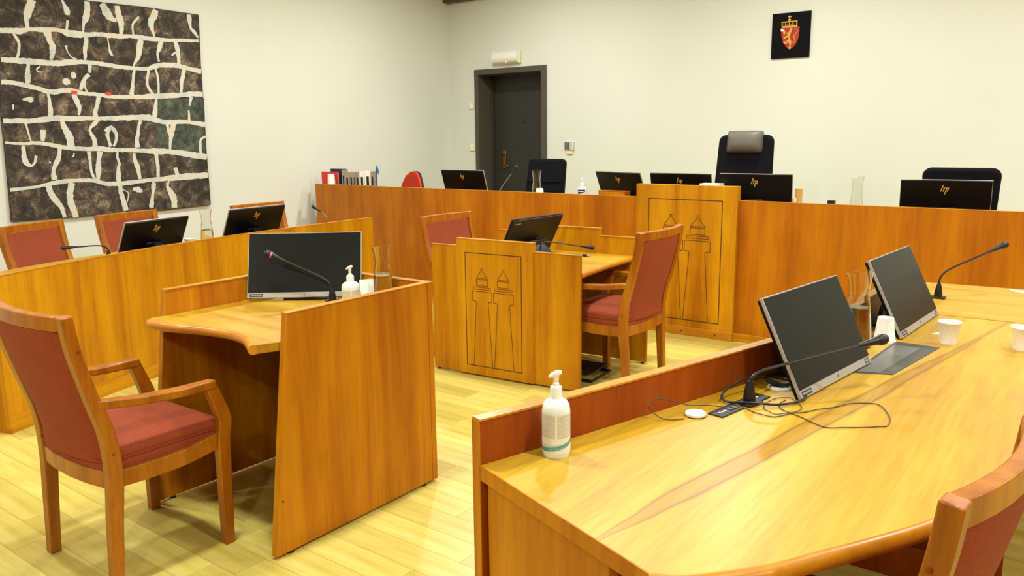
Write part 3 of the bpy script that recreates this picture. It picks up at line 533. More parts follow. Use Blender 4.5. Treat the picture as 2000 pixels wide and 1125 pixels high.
# ================================================================ NEAR RIGHT DESK (curved) AND ITS CONTINUATION
NP = spline([(-1.108,1.337),(-1.05,1.53),(-.992,1.737),(-.914,2.025),(-.816,2.395),(-.772,2.62),(-.753,3.0),(-.748,3.4),(-.747,3.585)], 4)
NF = spline([(-.583,1.146),(-.526,1.18),(-.43,1.293),(-.373,1.391),(-.312,1.494),(-.229,1.654),(-.165,1.86),(-.075,2.06),(.0,2.35),(.035,2.8),(.04,3.2),(.04,3.625)], 4)
nd = thing('curved_near_desk', 'large wood desk with dark figured streak in right foreground', 'desk', (0,0,0))
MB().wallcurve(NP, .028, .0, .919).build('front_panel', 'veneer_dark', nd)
MB().wallcurve(offset(NP,-.002), .032, .919, .924).build('top_edging', 'edge', nd)
MB().prism(NP + NF[::-1], ZS-.036, ZS).build('desktop', 'top_fig', nd, .002)
MB().tube([(x,y,ZS-.0185) for x,y in NF], .0185, 12).build('front_edge', 'edge', nd)
_t = (Vector(NP[1])-Vector(NP[0])).normalized(); _o = offset(NP,.0285)[0]; _i = offset(NP,-.0005)[0]
MB().prism([_i, _o, (_o[0]-_t.x*.003,_o[1]-_t.y*.003), (_i[0]-_t.x*.003,_i[1]-_t.y*.003)], 0, .919).build('panel_edging', 'veneer', nd)
a, b = Vector(NP[0]), Vector(NF[0]); d = (b-a).normalized(); n_ = Vector((-d.y, d.x))
q = [a+n_*.012+d*.01, a+n_*.012+d*.44, a+n_*.036+d*.44, a+n_*.036+d*.01]
MB().prism([tuple(v) for v in q], 0, ZS-.037).build('end_panel', 'veneer', nd, .0015)
q = [a-n_*.002, a-n_*.002+d*(b-a).length, a+n_*.001+d*(b-a).length, a+n_*.001]
MB().prism([tuple(v) for v in q], ZS-.036, ZS-.0005).build('end_edging', 'veneer', nd)
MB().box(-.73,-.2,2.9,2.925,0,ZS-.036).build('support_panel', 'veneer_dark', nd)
sd = thing('desk_extension', 'plain wood table joined to far end of figured desk', 'desk', (0,0,0))
MB().prism([(-.747,3.599),(.04,3.639),(.04,4.44),(-.745,4.37)], ZS-.036, ZS).build('desktop', 'top_x', sd, .002)
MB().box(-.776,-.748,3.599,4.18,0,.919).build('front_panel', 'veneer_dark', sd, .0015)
MB().prism([(-.745,4.335),(.04,4.405),(.04,4.43),(-.745,4.36)], 0, ZS-.037).build('end_panel', 'veneer', sd)
MB().tube([(.04,3.639,ZS-.0185),(.04,4.44,ZS-.0185)], .0185, 12).build('front_edge', 'edge', sd)

# ================================================================ ARMCHAIRS
def make_chair(loc, rz, label, group):
    t = thing('armchair', label, 'chair', loc, rz, group)
    post = spline([(-.215,0),(-.203,.22),(-.190,.42),(-.203,.57),(-.243,.71),(-.284,.87),(-.302,.998)], 4)
    for s in (-1, 1):
        xs = lambda z: s*(.232 + .024*max(0, z-.2)/.8)
        MB().sweep([(xs(z), y, z) for y, z in post], .042, [.040+.012*max(0,1-abs(z-.42)/.35) for y, z in post], (1,0,0)).build('back_post', 'chair_wood', t, .004)
        fl = [(.213,0),(.217,.22),(.222,.42),(.234,.50),(.226,.53),(.205,.59),(.182,.655)]
        MB().sweep([(s*.262, y, z) for y, z in fl], .036, [.040,.046,.052,.056,.054,.048,.044], (1,0,0)).build('front_leg', 'chair_wood', t, .004)
        MB().sweep([(s*.264,.205,.648),(s*.264,.06,.652),(s*.258,-.08,.662),(s*.250,-.235,.684)], [.042,.050,.046,.036], [.034,.032,.032,.034], (1,0,0)).build('armrest', 'chair_wood', t, .006)
        rl = spline([(.21,.422),(.08,.400),(-.06,.396),(-.195,.402)], 3)
        MB().sweep([(s*(.250-.012*(.21-y)/.4), y, z) for y, z in rl], .024, .062, (1,0,0)).build('side_rail', 'chair_wood', t, .003)
        for y, z in ((-.190,.50),(-.274,.88)):
            MB().lathe([(.001,0),(.006,0),(.005,.003),(.001,.003)], 10).xf(Matrix.Translation((xs(z)+s*.021, y-.004, z)) @ Matrix.Rotation(RAD(90*s),4,'Y')).build('peg', 'veneer_dark', t)
    MB().box(-.245,.245,.200,.224,.375,.440).build('front_rail', 'chair_wood', t, .003)
    arc = [(x, -.200-.022*(1-(x/.225)**2), .400) for x in (-.225,-.12,0,.12,.225)]
    MB().sweep(arc, .062, .022, (0,0,1)).build('rear_rail', 'chair_wood', t, .003)
    # seat cushion: rounded, crowned
    m = MB(); nx, ny = 10, 10; top = []; 
    def pt(i, j, up):
        u, v = i/nx*2-1, j/ny*2-1
        hx = .247 - .010*(1-v)/2; x = u*hx; y = .012 + v*.222
        if v < -.7: y -= .02*(1-u*u)
        e = max(abs(u), abs(v)); rd = 0 if e < .8 else .022*((e-.8)/.2)**2
        return (x*(1-.02*(not up)), y*(1-.02*(not up)), (.520+.012*(1-u*u)*(1-v*v)-rd) if up else .412)
    T = [[None]*(ny+1) for _ in range(nx+1)]; B = [[None]*(ny+1) for _ in range(nx+1)]; vs = []
    for i in range(nx+1):
        for j in range(ny+1): T[i][j] = len(vs); vs.append(pt(i,j,True))
    for i in range(nx+1):
        for j in range(ny+1): B[i][j] = len(vs); vs.append(pt(i,j,False))
    fs = []
    for i in range(nx):
        for j in range(ny): fs += [(T[i][j],T[i+1][j],T[i+1][j+1],T[i][j+1]),(B[i][j],B[i][j+1],B[i+1][j+1],B[i+1][j])]
    rim = [(i,0) for i in range(nx)]+[(nx,j) for j in range(ny)]+[(nx-i,ny) for i in range(nx)]+[(0,ny-j) for j in range(ny)]
    for k in range(len(rim)):
        a, b = rim[k], rim[(k+1)%len(rim)]; fs.append((T[a[0]][a[1]],B[a[0]][a[1]],B[b[0]][b[1]],T[b[0]][b[1]]))
    seat = m.add(vs, fs).build('seat', 'fabric', t, .012, 3, 60)
    pip = [Vector(vs[T[i][j]])+Vector((0,0,-.030)) for i, j in rim]; c0 = Vector((0,.012,0))
    MB().tube([tuple(Vector((p.x*1.012, .012+(p.y-.012)*1.012, p.z))) for p in pip]+[tuple(Vector((pip[0].x*1.012,.012+(pip[0].y-.012)*1.012,pip[0].z)))], .0032, 6).build('piping', 'fabric', seat)
    # upholstered back, bowed backwards
    prof = [(y, z) for y, z in post if .462 < z < .94]; prof = [(-.192,.458)] + prof + [(-.2955,.950)]
    nx = 10; vs = []; nz = len(prof)
    for side_ in (0, 1):
        for y, z in prof:
            for i in range(nx+1):
                u = i/nx*2-1; hw = (.232+.024*max(0,z-.2)/.8)-.020
                e = max(0, (abs(u)-.82)/.18); th = .020*(1-.75*e*e)
                vs.append((u*hw, y-.030*(1-u*u)+(th if side_ else -th), z))
    fs = []; o2 = nz*(nx+1)
    for j in range(nz-1):
        for i in range(nx):
            k = j*(nx+1)+i; fs += [(k,k+1,k+nx+2,k+nx+1),(o2+k,o2+k+nx+1,o2+k+nx+2,o2+k+1)]
    for j in range(nz-1):
        for i in (0,nx):
            k = j*(nx+1)+i; fs.append((k,k+nx+1,o2+k+nx+1,o2+k))
    for j in (0,nz-1):
        for i in range(nx):
            k = j*(nx+1)+i; fs.append((k,k+1,o2+k+1,o2+k))
    MB().add(vs, fs).build('backrest', 'fabric', t, .004, 2, 60)
    arc = [(x, -.299-.034*(1-(x/.238)**2), .972) for x in [-.238+.0476*k for k in range(11)]]
    MB().sweep(arc, .050, .034, (0,0,1)).build('crest_rail', 'chair_wood', t, .004)
    return t
G = 'red upholstered armchairs'
ch0 = make_chair((-2.925,1.448,0), RAD(1), 'red armchair with its back to us at the scooped small desk', G)
dup(ch0, (-2.485,4.353,0), RAD(90), 'red armchair right of the two-sided desk, its arms under the desk')
dup(ch0, (-3.62,4.397,0), RAD(-90), 'red armchair left of the two-sided desk, mostly hidden behind its panel')
dup(ch0, (-.428,1.612,0), RAD(83), 'red armchair cut by the lower right corner of the picture')
for x, y, r, lab in ((-5.70,2.56,-66,'red armchair nearest the left edge behind curved bar desk'),(-5.90,3.29,-78,'red armchair behind curved bar desk, middle one of three'),(-5.72,4.32,-87,'red armchair at the far end behind curved bar desk')):
    dup(ch0, (x,y,0), RAD(r), lab)

# ================================================================ OFFICE CHAIRS BEHIND THE BENCH
def rounded(w0, w1, h, r, n=5):
    pts = []
    for cx, cy, a0 in ((w1/2-r, h-r, 0), (-w1/2+r, h-r, 90)):
        for k in range(n+1): a = RAD(a0+90*k/n); pts.append((cx+r*cos(a), cy+r*sin(a)))
    return [(w0/2,0)] + pts + [(-w0/2,0)]
def office_chair(name, label, loc, rz, w0, w1, zb, zt, mat, tilt, r=.05, pillow=None, tufts=0):
    t = thing(name, label, 'chair', loc, rz, 'office chairs behind the bench')     # local: faces -y
    Rm = Matrix.Translation((0,.20,zb)) @ Matrix.Rotation(RAD(-tilt),4,'X')
    L = (zt-zb)/cos(RAD(tilt))
    back = MB().slab(rounded(w0, w1, L, r), .07, lambda a,b,d: (a, d, b)).xf(Rm).build('backrest', mat, t, .022, 3)
    for k in range(tufts):
        MB().sweep([(-w0*.42,-.004,L*(.30+.16*k)),(w0*.42,-.004,L*(.30+.16*k))], .012, .012, (0,0,1)).xf(Rm).build('stitch_line', 'black_fabric', back, .004)
    if pillow:
        pw, ph, pz = pillow
        m = MB(); n = 12; vs = []; fs = []
        for j in range(n+1):
            for i in range(n+1):
                u, v = i/n*2-1, j/n*2-1; b = (1-abs(u)**4)*(1-abs(v)**3)
                su = u*(1-.04*abs(v)**6); sv = v*(1-.05*abs(u)**6)
                vs.append((su*pw/2, -.012-.055*b**.6, pz+sv*ph/2))
        o_ = len(vs); vs += [(x, .02, z) for x, y, z in vs]
        for j in range(n):
            for i in range(n):
                k = j*(n+1)+i; fs += [(k,k+1,k+n+2,k+n+1),(o_+k,o_+k+n+1,o_+k+n+2,o_+k+1)]
        rim = [i for i in range(n)]+[j*(n+1)+n for j in range(n)]+[n*(n+1)+n-i for i in range(n)]+[(n-j)*(n+1) for j in range(n)]
        for k in range(len(rim)): a, b = rim[k], rim[(k+1)%len(rim)]; fs.append((a,o_+a,o_+b,b))
        m.add(vs, fs).xf(Rm).build('head_pillow', 'grey_leather', t, .004, 2, 70, label='grey leather head pillow')
    MB().slab(rounded(.46,.48,.46,.08), .08, lambda a,b,d: (a, .24-b, .42+d)).build('seat', mat, t, .02, 3)
    MB().tube([(0,.02,.08),(0,.02,.43)], .028, 12).build('column', 'black', t)
    MB().sweep([(0,.05,.41),(0,.24,.42),(0,.27,zb+.05)], .06, .014, (1,0,0)).build('back_bar', 'black', t)
    for k in range(5):
        a = 2*pi*k/5+.3; MB().sweep([(0,.02,.09),(.29*cos(a),.02+.29*sin(a),.065)], .035, .025, (-sin(a),cos(a),0)).build('base_leg', 'black', t, .004)
        MB().tube([(.29*cos(a)-.02*sin(a),.02+.29*sin(a)+.02*cos(a),.028),(.29*cos(a)+.02*sin(a),.02+.29*sin(a)-.02*cos(a),.028)], .028, 12).build('castor', 'soft_black', t)
    return t
office_chair('office_chair', 'black tufted office chair with low back in front of door', (-4.80,6.62,DAIS), RAD(-2), .50,.455,.52,1.135,'black_fabric',10,.045,None,3)
office_chair('office_chair', 'tall black office chair with grey leather head pillow', (-2.66,6.58,DAIS), RAD(3), .52,.475,.50,1.355,'black_fabric',8,.06,(.31,.19,.80),1)
office_chair('office_chair', 'black office chair at right end, behind the rightmost monitor', (-.98,6.60,DAIS), RAD(2), .46,.515,.50,1.095,'black_fabric',-4,.06)
# small red task chair, half hidden
t = thing('task_chair', 'small red task chair with round top behind bench binders', 'chair', (-6.66,6.66,DAIS), RAD(-12), 'office chairs behind the bench')
pts = [(-.24,0),(.20,0)] + [(.20+.02*sin(k*pi/8), .40*k/8) for k in range(1,8)] + [(.16,.455),(.10,.478),(.02,.475),(-.08,.43),(-.17,.33),(-.23,.2)]
MB().slab(pts, .03, lambda a,b,d: (a, .16+d, .50+b)).build('backrest', 'red_fabric', t, .012, 3)
MB().slab([(a*1.02, b*1.015-.004) for a,b in pts], .02, lambda a,b,d: (a, .19+d, .50+b)).build('back_shell', 'black', t, .006, 2)
MB().slab(rounded(.42,.42,.42,.08), .06, lambda a,b,d: (a, .22-b, .43+d)).build('seat', 'red_fabric', t, .02, 3)
MB().tube([(0,.02,.06),(0,.02,.44)], .026, 12).build('column', 'black', t)
MB().sweep([(0,.05,.43),(0,.22,.43),(0,.22,.62)], .05, .012, (1,0,0)).build('back_bar', 'black', t)
for k in range(5):
    a = 2*pi*k/5; MB().sweep([(0,.02,.08),(.27*cos(a),.02+.27*sin(a),.03)], .03, .03, (-sin(a),cos(a),0)).build('base_leg', 'black', t, .004)

# ================================================================ MONITORS
def monitor(label, bc, zd, rz, zb, tilt, h, w=.538, kind='silver', logo=True, tags=True, group='flat monitors'):
    t = thing('monitor', label, 'monitor', (bc[0], bc[1], zd), RAD(rz), group)    # screen towards -y
    Rm = Matrix.Translation((0,0,zb-zd)) @ Matrix.Rotation(RAD(-tilt),4,'X')
    frame = 'silver' if kind == 'silver' else 'slate'
    MB().box(-w/2,w/2,0,.010,0,h).xf(Rm).build('bezel', frame, t, .0012)
    MB().box(-w/2+.003,w/2-.003,.010,.022,.003,h-.003).xf(Rm).build('rear_shell', 'back_black' if kind == 'silver' else 'soft_black', t, .004)
    MB().box(-.07,.07,.022,.040,.02,h*.42).xf(Rm).build('rear_housing', 'back_black' if kind == 'silver' else 'soft_black', t, .012, 3)
    chin = .024
    MB().box(-w/2+.0035,w/2-.0035,-.0012,.001,chin,h-.0035).xf(Rm).build('screen', 'screen', t)
    if logo:      # four slanted gold strokes, high on the back
        m = lambda x0, z0, x1, z1: MB().slab([(x0-.0028,z0),(x0+.0028,z0),(x1+.0028,z1),(x1-.0028,z1)], .0015, lambda a,b,d: (-a, .0222+d, b+h-.062)).xf(Rm).build('logo_stroke', 'gold_logo', t, smooth=0)
        m(-.026,-.014,-.013,.030); m(-.011,-.014,-.004,.012); m(-.003,-.034,.011,.012); m(.013,-.014,.020,.012)
        MB().slab([(-.012,.009),(.013,.009),(.014,.012),(-.011,.012)], .0014, lambda a,b,d: (-a,.0222+d,b+h-.062)).xf(Rm).build('logo_stroke','gold_logo',t,smooth=0)
    if tags:
        g = MB().box(-w/2+.012,-w/2+.072,-.0008,.001,.005,.019).xf(Rm).build('name_tag', 'tag', t, smooth=0)
        rnd = random.Random(3); x = -w/2+.017
        while x < -w/2+.066:
            wv = rnd.uniform(.002,.0042); hh = rnd.choice((.005,.005,.007)); MB().box(x,x+wv,-.0011,-.0006,.009,.009+hh).xf(Rm).build('tag_letter', 'tagtext', g, smooth=0); x += wv+.0014
        g = MB().box(w/2-.045,w/2-.017,-.0008,.001,.005,.019).xf(Rm).build('button_tag', 'tag', t, smooth=0)
        for q in (0, .012): MB().box(w/2-.0415+q,w/2-.0335+q,-.0011,-.0006,.008,.016).xf(Rm).build('tag_symbol', 'tagtext', g, smooth=0)
        MB().slab([(-.002,-.004),(.001,-.001),(.002,.005),(-.001,.001)], .001, lambda a,b,d: (a,-.0006-d,b+.012)).xf(Rm).build('front_logo', 'tag', t, smooth=0)
    c = Rm @ Vector((0,.04,h*.40)); top = (0, c.y, c.z)
    if kind == 'silver':
        MB().sweep([(0,c.y+.055,.006),(0,c.y+.050,c.z*.7),top], [.10,.07,.06], .016, (1,0,0)).build('stand_column', 'black', t, .003)
        MB().slab(rounded(.20,.20,.17,.02), .008, lambda a,b,d: (a, c.y-.06+b, d)).build('stand_base', 'black', t, .002)
    else:
        MB().sweep([(0,c.y+.10,.006),(0,c.y+.07,c.z*.5),top], [.20,.18,.15], .012, (1,0,0)).build('stand_column', 'slate', t, .003)
        MB().tube([(-.09,c.y+.0,.008),(-.10,c.y+.17,.008),(.10,c.y+.17,.008),(.09,c.y,.008)], .008, 8).build('stand_foot', 'slate', t)
        MB().sweep([(-.11,c.y+.02,c.z+.0),(.11,c.y+.02,c.z+.0)], .03, .03, (0,0,1)).build('hinge', 'soft_black', t, .006)
        MB().box(w/2-.085,w/2-.030,.0222,.0232,h-.032,h-.025).xf(Rm).build('maker_mark', 'tagtext', t, smooth=0)
    return t
def from_top(tm, rz, h, tilt):                       # bottom-edge centre of a monitor from its top-edge centre
    s = h*sin(RAD(tilt)); return (tm[0]+sin(RAD(rz))*s, tm[1]-cos(RAD(rz))*s)
# small desk
monitor('silver framed monitor facing us on the scooped small desk', from_top((-3.036,2.421),40.3,.306,22), ZS, 40.3, .833, 22, .306, .518, logo=False)
# near desk
monitor('tilted monitor with silver frame, nearer one on the figured desk', (-.629,2.447), ZS, 83.2, .822, 26, .300, .51, logo=False)
monitor('tilted monitor on figured desk, farther one beside the water carafe', (-.5715,3.335), ZS, 86.7, .822, 26, .300, .512, logo=False)
# two-sided desk
monitor('black monitor seen from behind on the two-sided desk', from_top((-3.118,4.41),-93,.30,27), .742, -93, .753, 27, .30, .538, kind='slate', logo=False, tags=False)
# bar
monitor('monitor seen from behind on curved bar, left one near the microphone', from_top((-5.215,2.924),-76.3,.278,25), .77, -76.3, .775, 25, .278, .54, tags=False)
monitor('monitor seen from behind on curved bar, right one past the carafe', from_top((-5.305,3.788),-84.7,.292,25), .77, -84.7, .775, 25, .292, .538, tags=False)
# bench
for lab, tm, rz, tilt, w_, zt in (('leftmost monitor on the bench, its back towards us before door',(-5.125,6.0),180,17,.53,1.232),
    ('bench monitor standing behind a small wooden box',(-3.435,6.03),163.6,22,.53,1.242),
    ('bench monitor just behind the left half of raised emblem board',(-2.83,5.96),180,14,.525,1.245),
    ('bench monitor directly before the tall black chair',(-2.225,5.97),184,3,.545,1.249),
    ('rightmost monitor on the bench with a pale top edge',(-.962,6.03),188,9,.54,1.231)):
    h_ = (zt-.93)/cos(RAD(tilt)); bc = from_top(tm, rz, h_, tilt)
    monitor(lab, bc, .92, rz, .93, tilt, h_, w_, tags=False)

# ================================================================ GOOSENECK MICROPHONES
def mic(label, base, bend, head, neck='black', ring=None, plate=(.06,.05), rz=0):
    t = thing('gooseneck_microphone', label, 'microphone', base, 0, 'gooseneck microphones')
    b = Vector(bend)-Vector(base); h = Vector(head)-Vector(base)
    MB().box(-plate[0]/2,plate[0]/2,-plate[1]/2,plate[1]/2,0,.008).xf(Matrix.Rotation(RAD(rz),4,'Z')).build('base_plate', 'soft_black', t, .002)
    MB().tube([(0,0,.006),(0,0,.02),(0,0,.05),(0,0,.065)], [.016,.017,.012,.008], 14).build('socket', 'black', t)
    d = (h-b).normalized(); start = Vector((0,0,.06))
    p1 = Vector((0,0,max(.065, b.z-.035))); p2 = b
    path = spline([tuple(start), tuple(p1), tuple(p2*.5+p1*.3+(b+d*.06)*.2), tuple(b+d*.06), tuple(b+d*((h-b).length*.6)), tuple(h-d*.045)], 5)
    MB().tube(path, .0045 if neck == 'black' else .004, 8).build('neck', neck, t)
    MB().tube([tuple(h-d*.085), tuple(h-d*.045), tuple(h-d*.020)], [.0055,.010,.013], 12).build('head_shell', 'black', t)
    MB().tube([tuple(h-d*.022), tuple(h-d*.016), tuple(h-d*.004), tuple(h+d*.006), tuple(h+d*.010)], [.0135,.0155,.0155,.011,.003], 14).build('windscreen', 'soft_black', t)
    if ring: MB().tube([tuple(h-d*.026), tuple(h-d*.020)], [.0142,.0148], 14).build('light_ring', ring, t)
    return t
mic('black gooseneck microphone with pink ring on the scooped small desk', (-2.832,2.388,ZS), (-2.835,2.385,.912), (-3.045,2.205,1.046), ring='pink', rz=40)
mic('black gooseneck microphone before the nearer monitor on figured desk', (-.772,2.095,ZS), (-.768,2.098,.905), (-.502,2.400,.975), rz=75)
mic('black gooseneck microphone on the plain table beyond the monitors', (-.625,3.969,ZS), (-.622,3.97,.93), (-.405,4.173,1.05), rz=5)
mic('black gooseneck microphone leaning left on the curved bar', (-5.33,2.63,.77), (-5.335,2.622,.872), (-5.43,2.385,.872), rz=-70)
mic('black gooseneck microphone beside black monitor on two-sided desk', (-2.865,4.081,.742), (-2.859,4.084,0.909), (-2.66,4.365,.846), rz=5)
mic('slim silver gooseneck microphone at far end of the curved bar', (-5.50,4.62,.77), (-5.505,4.615,.90), (-5.60,4.56,.968), neck='steel')
mic('slim silver gooseneck microphone beside leftmost bench monitor', (-4.76,6.10,.92), (-4.755,6.11,1.05), (-4.62,6.20,1.262), neck='steel')

# ================================================================ CARAFES
def carafe(label, loc, H=.262, water=.15, r=1.0, rz=0):
    t = thing('water_carafe', label, 'carafe', loc, rz, 'glass water carafes')
    pr = [(.046,0),(.049,.006),(.047,.04),(.044,.09),(.040,.14),(.0335,.180),(.033,.190),(.036,.215),(.0415,.250),(.044,.262)]
    pr = [(a*r, b*H/.262) for a, b in spline(pr, 4)]
    rip = lambda z: 1+(.022*sin(z*520) if .02 < z < .178 else 0)
    outer = [(a*rip(b), b) for a, b in pr]; inner = [(max(.002,a-.0022), max(b,.007)) for a, b in pr]
    tl = lambda x, y, z: (.20*x)*max(0, (z-.225*H/.262)/(.037*H/.262)) if z > .225*H/.262 else 0
    prof = [(.001,0)] + outer + inner[::-1] + [(.001,.007)]
    MB().lathe(prof, 36, closed=False, tilt=tl).build('glass_body', 'glass', t, smooth=60)
    wp = [(.001,.0075)] + [(max(.002,a-.0027), max(.0075,b)) for a, b in pr if b < water] 
    wp += [(.001, wp[-1][1])]
    MB().lathe(wp, 32).build('water', 'water', t, smooth=60)
    return t
carafe('glass water carafe behind the side panel of scooped small desk', (-2.60,2.485,ZS), H=.262, water=.15)
carafe('half full glass water carafe between the two monitors on figured desk', (-.70,2.90,ZS), water=.142)
carafe('glass water carafe on the curved bar between two monitors', (-5.44,3.43,.77), H=.262, water=.12)
carafe('glass water carafe on bench before the low black chair', (-4.35,6.14,.92), H=.305, water=.10, rz=2)
carafe('glass water carafe on bench left of the rightmost monitor', (-1.54,6.13,.92), H=.312, water=.11)

# ================================================================ PAPER CUPS
def cup(label, loc, flip=False, H=.078, r=1.0):
    t = thing('paper_cup', label, 'cup', loc, 0, 'white paper cups')
    pr = [(.0255,0),(.0345,H)]
    prof = [(.001,.004),(.0245,.004),(.0245,0),(.0262,0),(.0352,H-.004),(.0365,H-.003),(.0365,H),(.0343,H),(.0250,.006),(.001,.006)]
    prof = [(a*r, b) for a, b in prof]
    m = MB().lathe(prof, 32)
    if flip: m.xf(Matrix.Translation((0,0,H)) @ Matrix.Rotation(pi,4,'X'))
    m.build('cup_wall', 'paper', t, smooth=50)
    m = MB().lathe([(.0355*r,H-.0045),(.0378*r,H-.0038),(.0378*r,H+.0002),(.0355*r,H+.0004)], 32, closed=True)
    if flip: m.xf(Matrix.Translation((0,0,H)) @ Matrix.Rotation(pi,4,'X'))
    m.build('rolled_rim', 'paper', t)
    return t
cup('white paper cup standing upright right of the farther monitor', (-.448,3.125,ZS), H=.078)
cup('white paper cup turned upside down beside the water carafe', (-.636,3.03,ZS), True, H=.086)
cup('white paper cup cut by the right edge of the picture', (-.232,3.172,ZS), H=.078)
cup('white upturned paper cup beside carafe before low black chair', (-4.255,6.05,.92), True, H=.155, r=1.25)
cup('white upturned paper cup before the red binder on bench', (-6.84,5.84,.92), True, H=.245, r=1.35)
cup('small white paper cup on the curved bar beside carafe', (-5.30,3.20,.77), H=.085, r=1.0)

# ================================================================ PUMP BOTTLES
def pump_bottle(name, label, loc, r, hs, H, rz, printed=None, cat='pump bottle'):
    t = thing(name, label, cat, loc, rz, 'hand sanitizer pump bottles')
    pr = [(.001,0),(r*.90,0),(r,.008),(r,hs*.80),(r*.94,hs*.89),(r*.75,hs*.965),(r*.48,hs),(.001,hs)]
    MB().lathe(pr, 36).build('bottle', 'bottle', t, smooth=35)
    cr = r*.42
    MB().lathe([(cr,hs-.004),(cr,hs+.024),(cr*.92,hs+.028),(cr*.55,hs+.030),(cr*.5,hs+.036),(.0035,hs+.037)], 24).build('collar', 'white', t, smooth=35)
    z = H
    MB().tube([(0,0,hs+.030),(0,0,hs+.040),(0,0,z-.012)], [.0050,.0056,.0078], 12).build('pump_stem', 'white', t)
    MB().sweep([(.013,0,z-.004),(.004,0,z-.006),(-.008,0,z-.011),(-.017,0,z-.0165)], [.012,.017,.014,.009], [.008,.012,.010,.006], (0,1,0)).build('pump_head', 'white', t, .003)
    if printed:
        z0, z1, a0, a1, mt = printed; n = 24; vs = []; fs = []; uv = []
        for k in range(n+1):
            a = RAD(a0+(a1-a0)*k/n)
            for z_ in (z0, z1): vs.append(((r+.0006)*cos(a), (r+.0006)*sin(a), z_)); uv.append((k/n, 0 if z_ == z0 else 1))
        fs = [(2*k,2*k+2,2*k+3,2*k+1) for k in range(n)]
        me = bpy.data.meshes.new('label'); me.from_pydata(vs, [], fs); me.materials.append(M[mt]); ul = me.uv_layers.new(name='UVMap')
        for lp in me.loops: ul.data[lp.index].uv = uv[lp.vertex_index]
        me.polygons.foreach_set('use_smooth', [True]*len(me.polygons))
        o = bpy.data.objects.new('printed_label', me); COL.objects.link(o); o.parent = t
    return t
pump_bottle('sanitizer_bottle', 'large white pump bottle with printed label and teal wave in foreground', (-1.003,1.488,ZS), .0325, .138, .204, RAD(37), (.012,.108,-197,11,'print'))
pump_bottle('sanitizer_bottle', 'white pump bottle beside the microphone on scooped small desk', (-2.68,2.365,ZS), .039, .112, .184, RAD(37), (.02,.08,-178,24,'print'))
pump_bottle('sanitizer_bottle', 'white pump bottle with blue label on the bench', (-3.80,6.05,.92), .041, .185, .262, RAD(90))
bl = [o for o in COL.objects if o.name.startswith('sanitizer_bottle')][-1]
# slanted blue label with a pale word on it
vs = []; n = 14
for k in range(n+1):
    a = RAD(150+(248-150)*k/n); tt = k/n
    for z_ in (.118+.022*tt, .185*.80+.012): vs.append((.0418*cos(a), .0418*sin(a), z_))
MB().add(vs, [(2*k,2*k+2,2*k+3,2*k+1) for k in range(n)]).build('blue_label', 'label_blue', bl)
vs = []
for k in range(n+1):
    a = RAD(160+(232-160)*k/n)
    for z_ in (.140+.003*(k%2), .149-.002*(k%2)): vs.append((.0423*cos(a), .0423*sin(a), z_))
MB().add(vs, [(2*k,2*k+2,2*k+3,2*k+1) for k in range(n)]).build('label_word', 'white', bl)

# ================================================================ THINGS ON THE FIGURED DESK
t = thing('power_strip', 'flat black socket strip let into the figured desk', 'socket strip', (-.786,2.068,ZS), RAD(80))
MB().box(-.123,-.012,-.023,.023,0,.004).build('socket_plate', 'soft_black', t, .001)
MB().box(.035,.118,-.023,.023,0,.004).build('socket_plate', 'soft_black', t, .001)
for x in (-.105,-.092,-.080): MB().box(x-.003,x+.003,-.007,.001,.004,.0065).build('key', 'silver_light', t, .0008)
for x in (-.055,-.035): MB().box(x-.008,x+.008,-.012,.010,.004,.0058).build('port', 'black', t, .0008)
MB().box(.068,.088,-.004,.002,.004,.006).build('key', 'silver_light', t, .0008)
t = thing('white_puck', 'round white conference microphone puck on figured desk', 'microphone', (-.851,1.921,ZS))
MB().lathe([(.001,0),(.026,0),(.0275,.003),(.0275,.008),(.025,.0105),(.012,.0115),(.001,.0117)], 32).build('puck_shell', 'white', t, smooth=35)
MB().lathe([(.0262,-.0001),(.0278,-.0001),(.0278,.0022),(.0262,.0022)], 32, closed=True).build('rubber_foot', 'soft_black', t)
t = thing('cable_grommet', 'white round cable outlet with plugs behind the nearer monitor', 'cable outlet', (-.752,2.288,ZS))
MB().lathe([(.020,.0),(.036,.0),(.035,.004),(.020,.005)], 32, closed=True).build('outlet_ring', 'white', t)
MB().lathe([(.001,-.0005),(.021,-.0005),(.021,.002),(.001,.002)], 32).build('outlet_well', 'white', t)
MB().tube([(-.036,-.018,.024),(-.02,-.012,.014),(.0,-.006,.010)], [.0065,.0085,.0085], 8).build('plug', 'soft_black', t)
MB().tube([(.0,-.010,.010),(.018,.0,.011),(.04,.016,.022)], [.0085,.0075,.005], 8).build('plug', 'soft_black', t)
Z0 = ZS+.004
def cable(name, label, pts, r, mat, cat='cable'):
    o = MB().tube(spline(pts, 6), r, 7).build(name, mat); return tag(o, label, cat)
cable('power_cable', 'thick black cable looping round the foreground microphone foot', [(-.788,2.270,ZS+.026),(-.800,2.225,ZS+.04),(-.815,2.16,ZS+.045),(-.838,2.10,ZS+.03),(-.842,2.07,ZS+.012),(-.815,2.055,ZS+.008),(-.770,2.066,ZS+.012),(-.735,2.082,ZS+.012),(-.705,2.105,ZS+.008),(-.672,2.15,ZS+.006),(-.655,2.20,ZS+.008),(-.665,2.25,ZS+.012)], .0034, 'soft_black')
